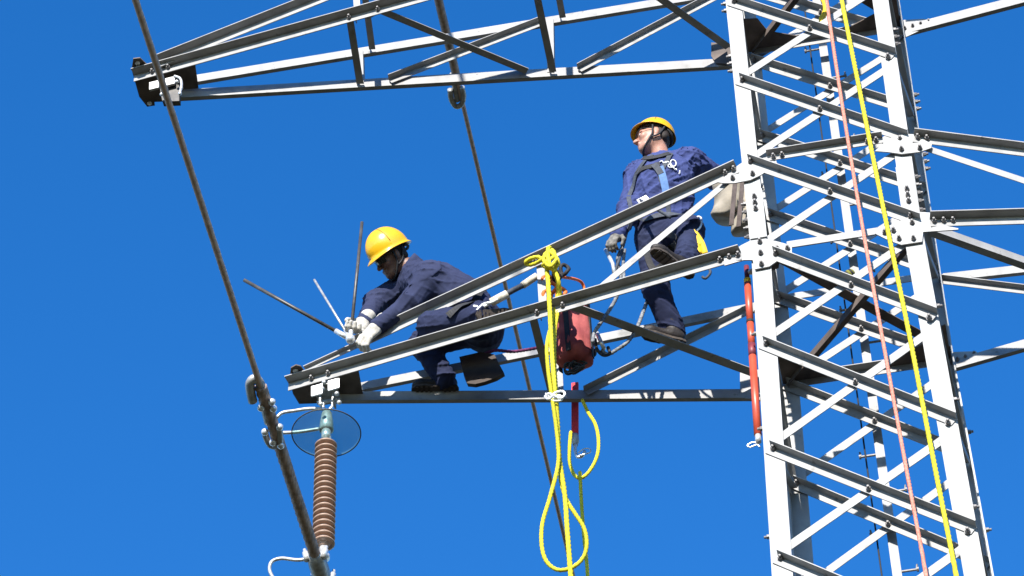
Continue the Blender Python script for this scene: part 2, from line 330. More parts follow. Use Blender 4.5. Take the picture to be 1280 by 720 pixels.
# same plates at the upper crossarm, above the picture, and bolted struts of the front and back faces at every crossarm level
def strut_dark(z, sy, off, x0=-0.40, x1=0.40, w=0.06, bolts=True):
    a, b = A3(x0, sy*WY+off, z+0.035), A3(x1, sy*WY+off, z+0.035)
    o = angle('strut', a, b, OUT, DN, w, w, 0.0065)
    if bolts:
        for x in (x0+0.045, x0+0.105, x1-0.045, x1-0.105): bolt(A3(x, sy*WY+off-0.0065, z-0.002), OUT, o)
    return o
def strut_light(z, sy, off, x0=-0.33, x1=0.33, w=0.062):
    return angle('strut', A3(x0, sy*WY+off, z+0.035), A3(x1, sy*WY+off, z+0.035), IN, DN, w, w, 0.0065)
for zb in (0.0, HU, 2*HU):
    strut_light(zb, -1, -0.0155-0.0065+0.004, -0.33, 0.36); strut_dark(zb+H1, -1, -0.026)
    strut_light(zb+H1, 1, -0.02, -0.5, 0.55); strut_dark(zb+0.0, 1, -0.03, -0.5, 0.55, 0.07, bolts=False)
    # horizontal plan bracing and its dark plates, seen from below
    f = lambda sx, sy, dz=0: corner(sx, sy, zb)+A3(-sx*0.05, -sy*0.05, dz)
    angle('plan_brace', f(-1, -1, 0.045), f(1, 1, 0.045), A3(0.5, -0.5, 0), UP, 0.072, 0.06, 0.007, 'dark_plate')
    angle('plan_brace', f(-1, 1, 0.030), f(1, -1, 0.030), A3(0.5, 0.5, 0), DN, 0.07, 0.06, 0.007, 'dark_plate')
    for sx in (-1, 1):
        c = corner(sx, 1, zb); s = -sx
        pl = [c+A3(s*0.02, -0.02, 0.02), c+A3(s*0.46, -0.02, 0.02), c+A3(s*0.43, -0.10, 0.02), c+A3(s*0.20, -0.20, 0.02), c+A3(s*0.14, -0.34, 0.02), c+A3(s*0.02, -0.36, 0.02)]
        MB().prism(pl, A3(0, 0, 0.008)).build('plan_gusset', 'dark_plate', tower)
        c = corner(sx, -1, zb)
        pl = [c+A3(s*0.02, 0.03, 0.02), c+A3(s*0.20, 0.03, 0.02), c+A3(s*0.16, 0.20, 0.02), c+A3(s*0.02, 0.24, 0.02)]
        MB().prism(pl, A3(0, 0, 0.008)).build('plan_gusset', 'dark_plate', tower)

def on(p0, p1, pxx):
    lo, hi = -0.3, 1.3; s = proj(p1)[0] > proj(p0)[0]
    for _ in range(40):
        m = (lo+hi)/2
        if (proj(p0+(p1-p0)*m)[0] > pxx) == s: hi = m
        else: lo = m
    return p0+(p1-p0)*lo
# ---- crossarms.  chord = (tower end, tip end) of its bolt line
def chord(p0, p1, front, w=0.078, name='chord', bolts=(), ext=0.0):
    p0 = np.asarray(p0, float); p1 = np.asarray(p1, float)
    u = OUT if front else IN
    if front: o = angle(name, p0+UP*(w*0.45), p1+UP*(w*0.45), u, DN, w, w, 0.0075)
    else: o = angle(name, p0-UP*(w*0.5), p1-UP*(w*0.5), u, UP, w*0.45, w*1.1, 0.0075)
    for x in bolts:
        q = on(p0, p1, x); bolt(q+OUT*0.0075, OUT, o)
    return p0, p1, o
def web(a, b, u, v, w=0.052, name='web_member', t=0.006, bolts=True, boff=None):
    o = angle(name, a, b, u, v, w, w, t)
    return o
YF = -WY-0.0255
# lower left arm (the two men work on it)
Aa = chord(at(927, 319.5, y=YF), at(361, 483.5, z=0.0), True, bolts=(390, 411, 672, 704, 900.5, 912, 923))
B0_, B1_ = at(921, 212, y=YF), at(381, 462, y=-0.14); Bm_ = on(B0_, B1_, 446)
Ba = chord(B0_, Bm_, True, w=0.072, bolts=(669, 907, 917.5))
angle('chord_end', Bm_+(B0_-Bm_)*0.03+A3(0, 0.004, 0.012), B1_+A3(0, 0.004, 0.012), OUT, DN, 0.034, 0.034, 0.007)
Ca = chord(at(968, 492, y=WY+0.02), at(398, 495.5, y=0.085), False, w=0.078)
Da = chord(at(958, 380, y=WY+0.02), at(398, 494, y=0.105), False, w=0.07)
P = lambda ch, x: on(ch[0], ch[1], x)
IN2 = A3(0, 0.02, 0)
web(P(Ba, 670)+A3(0, 0.012, 0.0), P(Aa, 674)+A3(0, 0.012, 0.0), IN, A3(1, 0, 0), 0.055)
web(P(Aa, 660)+A3(0, 0.02, 0.03), P(Ca, 686)+A3(0, -0.012, -0.015), A3(1, 0, 0), UP, 0.055, name='strut')
web(P(Ca, 697)+A3(0, -0.012, 0), P(Da, 694)+A3(0, -0.012, 0), IN, A3(1, 0, 0), 0.045)
web(P(Aa, 722)+A3(0, 0.012, 0.02), P(Ba, 908)+A3(0, 0.012, -0.03), IN, A3(0.5, 0, -0.8), 0.05)
web(P(Aa, 700)+A3(0, 0.015, 0.035), at(940, 471, z=0.03), A3(0.6, -0.8, 0), UP, 0.07, name='diagonal_brace')
web(P(Ca, 730)+A3(0, -0.012, 0.02), P(Da, 938)+A3(0, -0.012, -0.02), OUT, A3(0.5, 0, -0.8), 0.052)
MB().prism([at(925, 462, y=WY-0.02), at(950, 462, y=WY-0.02), at(950, 500, y=WY-0.02), at(925, 497, y=WY-0.02)], A3(0, 0.008, 0)).build('gusset_plate', 'galvanised', tower)
# lower right arm, running out of the picture
def tipR(L, z): return A3(L, -0.14, z), A3(L, 0.10, z)
ta, tc = tipR(3.77, 0)
Ar = chord(at(1162.5, 278.5, y=YF), ta, True, bolts=(1168, 1180, 1191.5)); Br = chord(at(1143, 173, y=YF), ta+A3(-0.02, 0, 0.08), True, w=0.072, bolts=(1147.5, 1159))
Cr = chord(at(1190, 456, y=WY+0.02), tc, False); Dr = chord(at(1176, 347, y=WY+0.02), tc+A3(-0.02, 0, 0.08), False, w=0.07)
web(P(Br, 1150)+A3(0, 0.012, -0.03), P(Ar, 1425)+A3(0, 0.012, 0.02), IN, A3(-0.5, 0, -0.8), 0.05)
web(at(1163, 287, z=0.03), P(Cr, 1440)+A3(0, -0.012, -0.015), A3(0.6, 0.8, 0), UP, 0.06, name='diagonal_brace')
web(P(Dr, 1178)+A3(0, -0.012, -0.03), P(Cr, 1440)+A3(0, -0.012, 0.02), OUT, A3(-0.5, 0, -0.8), 0.05)
web(P(Br, 1440)+A3(0, 0.012, 0), P(Ar, 1440)+A3(0, 0.012, 0), IN, A3(-1, 0, 0), 0.05)
web(P(Ar, 1440)+A3(0, 0.02, 0.03), P(Cr, 1465)+A3(0, -0.012, -0.015), A3(1, 0, 0), UP, 0.055, name='strut')
def c_gusset(px, y, bolts):
    o = MB().prism([at(a, b, y=y) for a, b in px], A3(0, 0.008, 0)).build('gusset_plate', 'galvanised_leg', tower)
    for a, b in bolts: bolt(at(a, b, y=y), OUT, o, 0.8)
c_gusset([(1190, 440), (1220, 439), (1224, 443), (1208, 452), (1190, 459)], WY+0.012, [(1197, 450), (1207, 447), (1218, 443)])
# upper left arm
Au = chord(corner(-1, -1, HU)+A3(-0.03, -0.0255, 0.0), at(168, 98, z=HU), True, bolts=(191, 211, 437, 473)); Bu = chord(corner(-1, -1, HU+H1)+A3(-0.03, -0.0255, 0), at(199, 80, y=-0.16), True, w=0.075)
Cu = chord(corner(-1, 1, HU)+A3(0.0, 0.02, -0.03), at(213, 118, y=0.06), False, w=0.085); Du = chord(corner(-1, 1, HU+H1)+A3(0, 0.02, -0.02), at(222, 102, y=0.085), False, w=0.078)
for xf, xb, x1, x2 in ((432, 446, 440, 455), (659, 687, 665, 693)):
    web(P(Bu, x1)+A3(0, 0.012, 0), P(Au, x1+3)+A3(0, 0.012, 0), IN, A3(1, 0, 0), 0.05)
    web(P(Au, xf)+A3(0, 0.02, 0.03), P(Cu, xb)+A3(0, -0.012, -0.015), A3(1, 0, 0), UP, 0.055, name='strut')
    web(P(Cu, x2)+A3(0, -0.012, 0), P(Du, x2-1)+A3(0, -0.012, 0), IN, A3(-1, 0, 0), 0.055)
    web(P(Bu, x1+10)+A3(0, 0.02, -0.02), P(Du, x2+7)+A3(0, -0.02, -0.02), A3(1, 0, 0), UP, 0.05, name='strut')
web(P(Au, 466)+A3(0, 0.015, 0.035), P(Cu, 657)+A3(0, -0.012, -0.015), A3(0.6, -0.8, 0), UP, 0.06, name='diagonal_brace')
web(P(Cu, 486)+A3(0, -0.012, 0.01), P(Du, 678)+A3(0, -0.012, -0.01), OUT, A3(0.5, 0, -0.8), 0.055)
web(P(Au, 735)+A3(0, 0.015, 0.035), at(907, 62, z=HU+0.03), A3(0.6, -0.8, 0), UP, 0.06, name='diagonal_brace')
web(P(Cu, 722)+A3(0, -0.012, 0.01), P(Du, 905)+A3(0, -0.012, -0.01), OUT, A3(0.5, 0, -0.8), 0.055)
web(P(Au, 735)+A3(0, 0.012, 0.01), P(Bu, 905)+A3(0, 0.012, -0.01), IN, A3(0.5, 0, -0.8), 0.05)
web(P(Au, 455)+A3(0, 0.012, 0.01), P(Bu, 655)+A3(0, 0.012, -0.01), IN, A3(0.5, 0, -0.8), 0.05)
gp = MB().prism([at(a, b, y=WY-0.02) for a, b in [(889, 53), (914, 55), (918, 80), (895, 79), (889, 70)]], A3(0, 0.008, 0)).build('gusset_plate', 'dark_plate', tower)  # dark brown puts this gusset's shade into its colour
# upper right arm
ta, tc = tipR(5.04, HU)
Aq = chord(corner(1, -1, HU)+A3(0.03, -0.0255, 0), ta, True); Bq = chord(corner(1, -1, HU+H1)+A3(0.03, -0.0255, 0), ta+A3(-0.02, 0, 0.08), True)
Cq = chord(at(1128, 38, y=WY+0.02), tc, False, w=0.085); Dq = chord(corner(1, 1, HU+H1)+A3(0, 0.02, 0), tc+A3(-0.02, 0, 0.08), False)
c_gusset([(1128, 25), (1154, 23.5), (1165, 25), (1167, 29), (1150, 38), (1128, 48)], WY+0.012, [(1131, 36), (1141, 33), (1151, 30.5), (1161, 27.5)])
web(P(Aq, 1200)+A3(0, 0.015, 0.035), P(Cq, 1400)+A3(0, -0.012, -0.015), A3(0.6, 0.8, 0), UP, 0.06, name='diagonal_brace')
web(P(Dq, 1150)+A3(0, -0.012, -0.02), P(Cq, 1400)+A3(0, -0.012, 0.02), OUT, A3(-0.5, 0, -0.8), 0.05)
# topmost arms (above the picture)
for sx in (-1, 1):
    z = 2*HU; ta, tc = A3(sx*3.1, -0.14, z), A3(sx*3.1, 0.1, z)
    for sy, t in ((-1, ta), (1, tc)):
        chord(corner(sx, sy, z)+A3(sx*0.03, sy*0.0255, 0), t, sy < 0); chord(corner(sx, sy, z+H1)+A3(sx*0.03, sy*0.0255, 0), t+A3(0, 0, 0.08), sy < 0)
# tip plates with two eared corners
def tip_plate(px, z, holes):
    o = MB().prism([at(a, b, z=z) for a, b in px], A3(0, 0, 0.010)).build('tip_plate', 'dark_plate', tower)
    for a, b in holes:
        c = at(a, b, z=z); MB().lathe(c+A3(0, 0, -0.006), UP, [(0.019, 0), (0.019, 0.006)], 12).build('eye', 'bright_metal', o, True)
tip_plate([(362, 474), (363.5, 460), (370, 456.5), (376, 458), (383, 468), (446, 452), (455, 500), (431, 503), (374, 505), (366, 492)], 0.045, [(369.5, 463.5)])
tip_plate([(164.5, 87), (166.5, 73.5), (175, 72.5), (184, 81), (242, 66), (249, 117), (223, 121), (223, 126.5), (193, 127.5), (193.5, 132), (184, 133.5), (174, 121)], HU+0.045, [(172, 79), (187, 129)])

# climbing rail with step bolts behind the back face, and a black cable beside it
p0, p1 = at(1024, 60, y=WY+0.1), at(1113, 700, y=WY+0.1); dd = (p1-p0)/(p1[2]-p0[2])
r0, r1 = p0+dd*(-4.8-p0[2]), p0+dd*(7.0-p0[2])
rail = angle('climbing_rail', r0, r1, A3(1, 0, 0), IN, 0.062, 0.05, 0.006)
z = -4.6; k = 0
sb = None
while z < 6.6:
    c = p0+dd*(z-p0[2])+A3(0.031, 0.02, 0); s = -1 if k % 2 else 1
    if sb is None or True:
        q = MB().tube([c, c+A3(s*0.135, 0, 0)], 0.009, 8); q.lathe(c+A3(s*0.132, 0, 0), A3(s, 0, 0), [(0.017, 0), (0.017, 0.014)], 8)
        q.tube([c+A3(s*0.13, 0, 0), c+A3(s*0.138, -0.01, 0.035)], 0.007, 6); q.build('step_bolt', 'bolt_steel', rail)
    z += 0.36; k += 1
MB().tube([r0+A3(-0.07, 0.0, 0)+dd*t for t in np.linspace(0.3, 11, 30)], 0.006, 6).build('safety_cable', 'strap_black', tower, True)

# ------------------------------------------------------------------ suspension insulator at the lower left tip
ins = empty('suspension_insulator', at(403, 700, y=0.0), 'brown ribbed insulator string with a glass disc hanging from the crossarm tip', 'insulator')
top = at(409, 497, y=0.0); ax0 = A3(0, 0, -1)
xi = top[0]
def ipt(z, dx=0, dy=0): return A3(xi+dx, dy, z)
b = MB()
b.box(ipt(-0.005, 0.0, -0.02), ((1, 0, 0), (0, 1, 0), (0, 0, 1)), (0.06, 0.07, 0.09)); b.box(ipt(-0.045, 0.0, 0.03), ((1, 0, 0), (0, 1, 0), (0, 0, 1)), (0.16, 0.14, 0.012))
b.box(ipt(-0.09, 0.045, 0.02), ((1, 0, 0), (0, 1, 0), (0, 0, 1)), (0.012, 0.09, 0.10)); b.box(ipt(-0.09, -0.045, 0.02), ((1, 0, 0), (0, 1, 0), (0, 0, 1)), (0.012, 0.09, 0.10))
b.tube([ipt(-0.10, -0.075, 0.02), ipt(-0.10, 0.085, 0.02)], 0.014, 8)
b.build('hanger_bracket', 'fitting_metal', ins)
for x0, y0 in ((396, 488), (417, 481)):
    MB().prism([at(x0-7, y0-5, y=-0.14), at(x0+7, y0-9, y=-0.14), at(x0+7, y0+3, y=-0.14), at(x0-7, y0+7, y=-0.14)], A3(0, 0.012, 0)).build('clamp_plate', 'bright_metal', ins)
for x0, y0 in ((405, 478), (403, 486), (421, 492), (424, 503), (401, 505)):
    MB().ball(at(x0, y0, y=-0.13), 0.017, 6).build('pin', 'fitting_metal', ins, True)
MB().tube(spline([ipt(-0.10, -0.03, 0.02), ipt(-0.16, -0.03, 0.02), ipt(-0.185, 0, 0.02), ipt(-0.16, 0.03, 0.02), ipt(-0.10, 0.03, 0.02)], 0.01), 0.011, 8).build('shackle', 'bright_metal', ins, True)
zd = at(408, 540.5, y=0.0)[2]
MB().lathe(ipt(0), UP, [(0.02, zd+0.20), (0.035, zd+0.18), (0.045, zd+0.10), (0.05, zd+0.02), (0.03, zd+0.012)], 16).build('disc_cap', 'fitting_metal', ins, True)
disc = MB().lathe(ipt(0), UP, [(0.05, zd+0.035), (0.14, zd+0.026), (0.225, zd+0.004), (0.236, zd-0.008), (0.225, zd-0.012), (0.14, zd+0.012), (0.05, zd+0.018)], 64).build('glass_disc', 'glass', ins, True)
MB().tube([ipt(zd-0.009)+A3(0.236*math.cos(a), 0.236*math.sin(a), 0) for a in np.linspace(0, 2*math.pi, 65)], 0.0045, 6, cap=False).build('disc_rim', 'rod_dark', disc, True)
zt, zb_ = at(406, 553, y=0)[2], at(405, 684, y=0)[2]
MB().lathe(ipt(0), UP, [(0.034, zd+0.01), (0.034, zd-0.05), (0.024, zd-0.055), (0.024, zt)], 14).build('disc_pin', 'bright_metal', ins, True)
rodp = MB().lathe(ipt(0), UP, [(0.04, zt-0.01), (0.048, zt-0.02), (0.048, zb_+0.03), (0.03, zb_)], 16).build('insulator_rod', 'porcelain_brown', ins, True)
NS = 19
for k in range(NS):
    zc = zt-0.03-(zt-zb_-0.07)*k/(NS-1)
    MB().lathe(ipt(0), UP, [(0.05, zc+0.016), (0.066, zc+0.010), (0.077, zc-0.004), (0.077, zc-0.010), (0.066, zc-0.014), (0.05, zc-0.016)], 28).build('shed', 'porcelain_brown', rodp, True)
zcl = at(401, 713, y=0)[2]
MB().lathe(ipt(0), UP, [(0.026, zb_+0.01), (0.026, zb_-0.07), (0.045, zb_-0.075), (0.045, zb_-0.10), (0.03, zb_-0.105), (0.03, zcl+0.03)], 14).build('end_fitting', 'bright_metal', ins, True)
for pts in ([(402, 511), (385, 511), (368, 513.5), (353, 516), (346, 522)], [(399, 536), (380, 539), (365, 540.5), (351, 541)], [(391, 697.5), (372, 700), (352, 698), (340, 702), (337, 712), (342, 723), (352, 732)]):
    MB().tube(spline([at(a, c, y=-0.03) for a, c in pts], 0.012), 0.0125, 8).build('arcing_horn', 'fitting_metal', ins, True)
# ------------------------------------------------------------------ conductors
ZC = -1.671
wire = empty('conductor_wire', (-3.66, 0, ZC), 'brown conductor cable with thick wrapped end clamped under the ribbed insulator', 'cable')
cx = lambda y: -3.662-0.0176*y
yy = np.unique(np.concatenate([np.linspace(-45, -6, 60), np.arange(-6, 0.4, 0.02), np.linspace(0.4, 60, 60)]))
MB().tube([(cx(y), y, ZC-0.00035*y*y) for y in yy], 0.020, 16, lobes=8, pitch=0.36, amp=0.07).build('cable', 'conductor', wire, True)
ys = np.arange(-1.75, 1.9, 0.02)
MB().tube([(cx(y), y, ZC-0.00035*y*y) for y in ys], 0.037, 30, lobes=10, pitch=0.62, amp=0.10).build('armor_rods', 'armor_rod', wire, True)
b = MB(); b.tube([(cx(y), y, ZC) for y in np.linspace(-0.16, 0.16, 9)], [0.045, 0.058, 0.062, 0.064, 0.064, 0.064, 0.062, 0.058, 0.045], 16)
b.box((cx(0), 0, ZC+0.06), ((1, 0, 0), (0, 1, 0), (0, 0, 1)), (0.05, 0.12, 0.10)); b.build('suspension_clamp', 'fitting_metal', wire, True)
for y in (-0.14, 0.10):
    for s in (-1, 1): MB().lathe((cx(y)+s*0.062, y, ZC+0.01), (s*0.2, 0, 1), [(0.022, -0.04), (0.022, 0.03), (0.012, 0.035), (0.012, 0.06)], 8).build('clamp_bolt', 'bright_metal', wire, True)
def hooks(w, z, sets, r):
    for pts in sets:
        MB().tube(spline([at(a, c, z=z+dz) for a, c, dz in pts], 0.012), r, 12).build('armor_hook', 'fitting_metal', w, True)
hooks(wire, ZC, [[(336, 528, 0.0), (331, 508, 0.0), (327.5, 490, 0.005), (324.5, 478, 0.01), (318.5, 473, 0.01), (313, 478, 0.0), (313, 488, -0.01), (316, 502, -0.02)]], 0.030)
hooks(wire, ZC, [[(331, 540, 0.02), (333.5, 549, 0.01), (339, 557, 0.0), (346, 557, -0.01), (350, 550, -0.02), (349, 534, -0.02)]], 0.022)
for a, c in ((326, 510), (340, 502.5), (342, 511), (331, 540), (349.5, 534), (341, 553), (351, 557)):
    MB().ball(at(a, c, z=ZC-0.035), 0.024, 8).build('clamp_nut', 'bright_metal', wire, True)
Z2 = 2*HU-1.67
wire2 = empty('conductor_wire', (-3.05, 0, Z2), 'thin brown conductor cable passing behind the crossarm beside the crouching man', 'cable')
c2 = lambda y: -3.045-0.0275*y
yy = np.concatenate([np.linspace(-45, -3, 40), np.linspace(-2.9, 12, 60), np.linspace(13, 60, 40)])
MB().tube([(c2(y), y, Z2) for y in yy], 0.020, 8).build('cable', 'conductor', wire2, True)
MB().tube([(c2(y), y, Z2) for y in np.arange(-2.1, 2.1, 0.03)], 0.036, 24, lobes=12, pitch=0.75, amp=0.05).build('armor_rods', 'armor_rod', wire2, True)
hooks(wire2, Z2, [[(565.5, 92, 0), (569, 112, 0.0), (571.5, 126, 0.0)], [(562.5, 112, -0.02), (564, 124, -0.02), (570, 133, -0.02), (577, 130, -0.02), (579.5, 120, -0.02), (577.5, 109, -0.02)]], 0.024)

# ------------------------------------------------------------------ signed-distance modelling for people, boots and gloves
def cone(a, b, ra, rb, k=0.03, side=None, flat=1.0, op='+'):
    a = np.asarray(a, float); b = np.asarray(b, float); ab = b-a; L2 = ab@ab+1e-9
    if side is not None:
        d = ab/math.sqrt(L2); s = np.asarray(side, float); s = nrm(s-d*(s@d)); fr = np.cross(d, s)
    def f(P):
        q = P-a
        t = np.clip((q@ab)/L2, 0, 1); w = q-t[..., None]*ab
        if side is not None: w = w+fr*((w@fr)*(flat-1))[..., None]
        return (np.sqrt((w*w).sum(-1))-(ra+(rb-ra)*t))/max(1.0, flat if side is not None else 1.0)
    m = max(ra, rb)
    return dict(f=f, lo=np.minimum(a, b)-m, hi=np.maximum(a, b)+m, k=k, op=op)
def ell(c, r, ax=None, k=0.02, op='+'):
    c = np.asarray(c, float); r = np.asarray(r, float); A = np.eye(3) if ax is None else np.array([nrm(x) for x in ax])
    def f(P):
        q = (P-c)@A.T; k0 = np.sqrt(((q/r)**2).sum(-1)); k1 = np.sqrt(((q/(r*r))**2).sum(-1))+1e-9
        return k0*(k0-1)/k1
    m = r.max(); return dict(f=f, lo=c-m, hi=c+m, k=k, op=op)
def smin(a, b, k): h = np.clip(0.5+0.5*(b-a)/k, 0, 1); return b+(a-b)*h-k*h*(1-h)
def sdf_at(prims, P):
    d = np.full(P.shape[:-1], 1.0)
    for p in prims:
        e = p['f'](P)
        d = smin(d, e, p['k']) if p['op'] == '+' else -smin(-d, e, p['k'])
    return d
def sdf_mesh(prims, h, disp=None, pad=0.05):
    add = [p for p in prims if p['op'] == '+']
    lo = np.min([p['lo'] for p in add], 0)-pad; hi = np.max([p['hi'] for p in add], 0)+pad
    n = np.ceil((hi-lo)/h).astype(int)+1; ax = [lo[i]+h*np.arange(n[i]) for i in range(3)]
    D = np.full(n, 0.5, np.float32)
    for p in prims:
        m = 0.09
        i0 = np.maximum(((p['lo']-m-lo)/h).astype(int), 0); i1 = np.minimum(((p['hi']+m-lo)/h).astype(int)+2, n)
        sl = tuple(slice(i0[i], i1[i]) for i in range(3))
        G = np.stack(np.meshgrid(*[ax[i][sl[i]] for i in range(3)], indexing='ij'), -1)
        e = p['f'](G)
        D[sl] = smin(D[sl], e, p['k']) if p['op'] == '+' else -smin(-D[sl], e, p['k'])
    if disp is not None:
        ii = np.argwhere(np.abs(D) < 0.035); P = lo+ii*h
        D[tuple(ii.T)] += disp(P)
    D[D == 0] = 1e-6
    S = D < 0
    c = [D[i:n[0]-1+i, j:n[1]-1+j, k:n[2]-1+k] for i in (0, 1) for j in (0, 1) for k in (0, 1)]
    cnt = sum((x < 0).astype(int) for x in c); act = (cnt > 0) & (cnt < 8)
    idx = -np.ones(act.shape, int); cells = np.argwhere(act); idx[act] = np.arange(len(cells))
    vals = np.stack([x[act] for x in c], 1); offs = np.array([(i, j, k) for i in (0, 1) for j in (0, 1) for k in (0, 1)], float)
    acc = np.zeros((len(cells), 3)); num = np.zeros(len(cells))
    for a in range(8):
        for b in range(a+1, 8):
            if abs(offs[a]-offs[b]).sum() == 1:
                va, vb = vals[:, a], vals[:, b]; m = (va < 0) != (vb < 0)
                t = np.where(m, va/(va-vb+1e-12), 0)
                acc[m] += (offs[a]+(offs[b]-offs[a])*t[:, None])[m]; num[m] += 1
    V = lo+(cells+acc/num[:, None])*h
    Fc = []
    for d in range(3):
        a, b = (d+1) % 3, (d+2) % 3
        s0 = [slice(None)]*3; s1 = [slice(None)]*3; s0[d] = slice(0, -1); s1[d] = slice(1, None)
        e = np.argwhere(S[tuple(s0)] != S[tuple(s1)]); e = e[(e[:, a] > 0) & (e[:, b] > 0)]
        e = e[(e[:, a] < n[a]-1) & (e[:, b] < n[b]-1)]
        def g(da, db):
            q = e.copy(); q[:, a] -= da; q[:, b] -= db; return idx[q[:, 0], q[:, 1], q[:, 2]]
        quad = np.stack([g(1, 1), g(0, 1), g(0, 0), g(1, 0)], 1)
        fl = ~S[tuple(s0)][tuple(e.T)]; quad[fl] = quad[fl][:, ::-1]
        Fc.append(quad)
    Fc = np.vstack(Fc); Fc = Fc[(Fc >= 0).all(1)]
    return V, Fc.tolist()
def sdf_obj(name, prims, h, mat, parent, disp=None):
    V, Fc = sdf_mesh(prims, h, disp); return link_mesh(name, V, Fc, mat, parent, True)
def folds(joints, seed, amp=0.007):
    r = np.random.default_rng(seed); W = [(nrm(r.normal(size=3)+A3(0, 0, 0.9)), nrm(r.normal(size=3)), r.uniform(24, 46), r.uniform(7, 13), r.uniform(0, 6, 2), nrm(r.normal(size=3)), r.uniform(9, 16)) for _ in range(5)]
    def f(P):
        base = 0.22*np.ones(len(P))
        for c, rad in joints: base = np.maximum(base, np.exp(-((P-c)**2).sum(-1)/(rad*rad)))
        d = np.zeros(len(P))
        for k1, k2, f1, f2, ph, k3, f3 in W:
            s = np.sin((P@k1)*f1+1.6*np.sin((P@k2)*f2+ph[0])+ph[1]); m = 0.5+0.5*np.sin((P@k3)*f3+ph[0]*2)
            d = np.maximum(d, (1-np.abs(s))**2.2*m)
        e = np.zeros(len(P))
        for k1, k2, f1, f2, ph, k3, f3 in W:
            s = np.sin((P@k2)*f1*2.1+1.8*np.sin((P@k1)*f2*1.7+ph[1])+ph[0]); m = 0.5+0.5*np.sin((P@k1)*f3+ph[1]*3)
            e = np.maximum(e, (1-np.abs(s))**2*m*m)
        return -amp*(base*(d-0.25)+0.42*np.maximum(base, 0.4)*(e-0.2))
    return f
def strap(name, pts, prims, w, mat, parent, off=0.008, th=0.004, step=0.015):
    Q = spline(pts, step)
    def grad(P):
        e = 1e-3; return np.stack([(sdf_at(prims, P+np.eye(3)[i]*e)-sdf_at(prims, P-np.eye(3)[i]*e))/(2*e) for i in range(3)], -1)
    for _ in range(6):
        G = grad(Q); G /= np.linalg.norm(G, axis=1)[:, None]+1e-9; Q = Q-G*(sdf_at(prims, Q)-off)[:, None]
    G = grad(Q); G /= np.linalg.norm(G, axis=1)[:, None]+1e-9
    T = np.gradient(Q, axis=0); T /= np.linalg.norm(T, axis=1)[:, None]+1e-9; B = np.cross(T, G)
    V = []; n = len(Q)
    for i in range(n): V += [Q[i]-B[i]*w/2, Q[i]+B[i]*w/2, Q[i]+B[i]*w/2+G[i]*th, Q[i]-B[i]*w/2+G[i]*th]
    Fc = [(4*i+k, 4*i+(k+1) % 4, 4*i+4+(k+1) % 4, 4*i+4+k) for i in range(n-1) for k in range(4)]+[(3, 2, 1, 0), tuple(4*n-4+k for k in range(4))]
    return link_mesh(name, V, Fc, mat, parent)
class Frame:
    def __init__(s, o, f, u): s.o = np.asarray(o, float); s.f = nrm(f); u = np.asarray(u, float); s.u = nrm(u-s.f*(u@s.f)); s.r = np.cross(s.f, s.u)
    k = 1.0
    def __call__(s, r, f, u): return s.o+(s.r*r+s.f*f+s.u*u)*s.k
    def ax(s): return (s.r, s.f, s.u)
def scaled(prims, o, k):
    out = []
    for q in prims:
        f0 = q['f']; out.append(dict(f=(lambda P, f0=f0: k*f0((P-o)/k+o)), lo=o+(q['lo']-o)*k, hi=o+(q['hi']-o)*k, k=q['k']*k, op=q['op']))
    return out
def head_prims(F, neck, k=1.0):
    neck = F.o+(np.asarray(neck)-F.o)/k
    return scaled(head_prims1(F, neck), F.o, k)
def head_prims1(F, neck):
    p = [ell(F(0, -0.012, 0.03), (0.077, 0.098, 0.095), F.ax()), cone(F(0, 0.03, -0.015), F(0, 0.05, -0.085), 0.064, 0.043, 0.03), ell(F(0, 0.078, -0.10), (0.026, 0.02, 0.02), F.ax(), 0.02),
         cone(F(-0.04, 0.078, 0.028), F(0.04, 0.078, 0.028), 0.014, 0.014, 0.02), cone(F(0, 0.09, 0.012), F(0, 0.118, -0.030), 0.009, 0.015, 0.012),
         ell(F(0.013, 0.105, -0.034), (0.009, 0.01, 0.008), F.ax(), 0.008), ell(F(-0.013, 0.105, -0.034), (0.009, 0.01, 0.008), F.ax(), 0.008),
         ell(F(0.042, 0.068, -0.018), (0.024, 0.022, 0.024), F.ax(), 0.02), ell(F(-0.042, 0.068, -0.018), (0.024, 0.022, 0.024), F.ax(), 0.02),
         cone(F(-0.019, 0.094, -0.060), F(0.019, 0.094, -0.060), 0.009, 0.009, 0.008), cone(F(-0.016, 0.091, -0.073), F(0.016, 0.091, -0.073), 0.009, 0.009, 0.008),
         cone(F(0.05, -0.01, -0.045), F(0.035, 0.05, -0.095), 0.024, 0.02, 0.03), cone(F(-0.05, -0.01, -0.045), F(-0.035, 0.05, -0.095), 0.024, 0.02, 0.03),
         ell(F(0.081, -0.012, -0.002), (0.009, 0.019, 0.032), F.ax(), 0.012), ell(F(-0.081, -0.012, -0.002), (0.009, 0.019, 0.032), F.ax(), 0.012),
         cone(F(0, -0.02, -0.05), neck, 0.056, 0.062, 0.035)]
    p += [ell(F(s*0.033, 0.098, 0.006), (0.015, 0.012, 0.010), F.ax(), 0.012, '-') for s in (-1, 1)]
    p += [cone(F(-0.022, 0.108, -0.0665), F(0.022, 0.108, -0.0665), 0.004, 0.004, 0.004, op='-')]
    return p
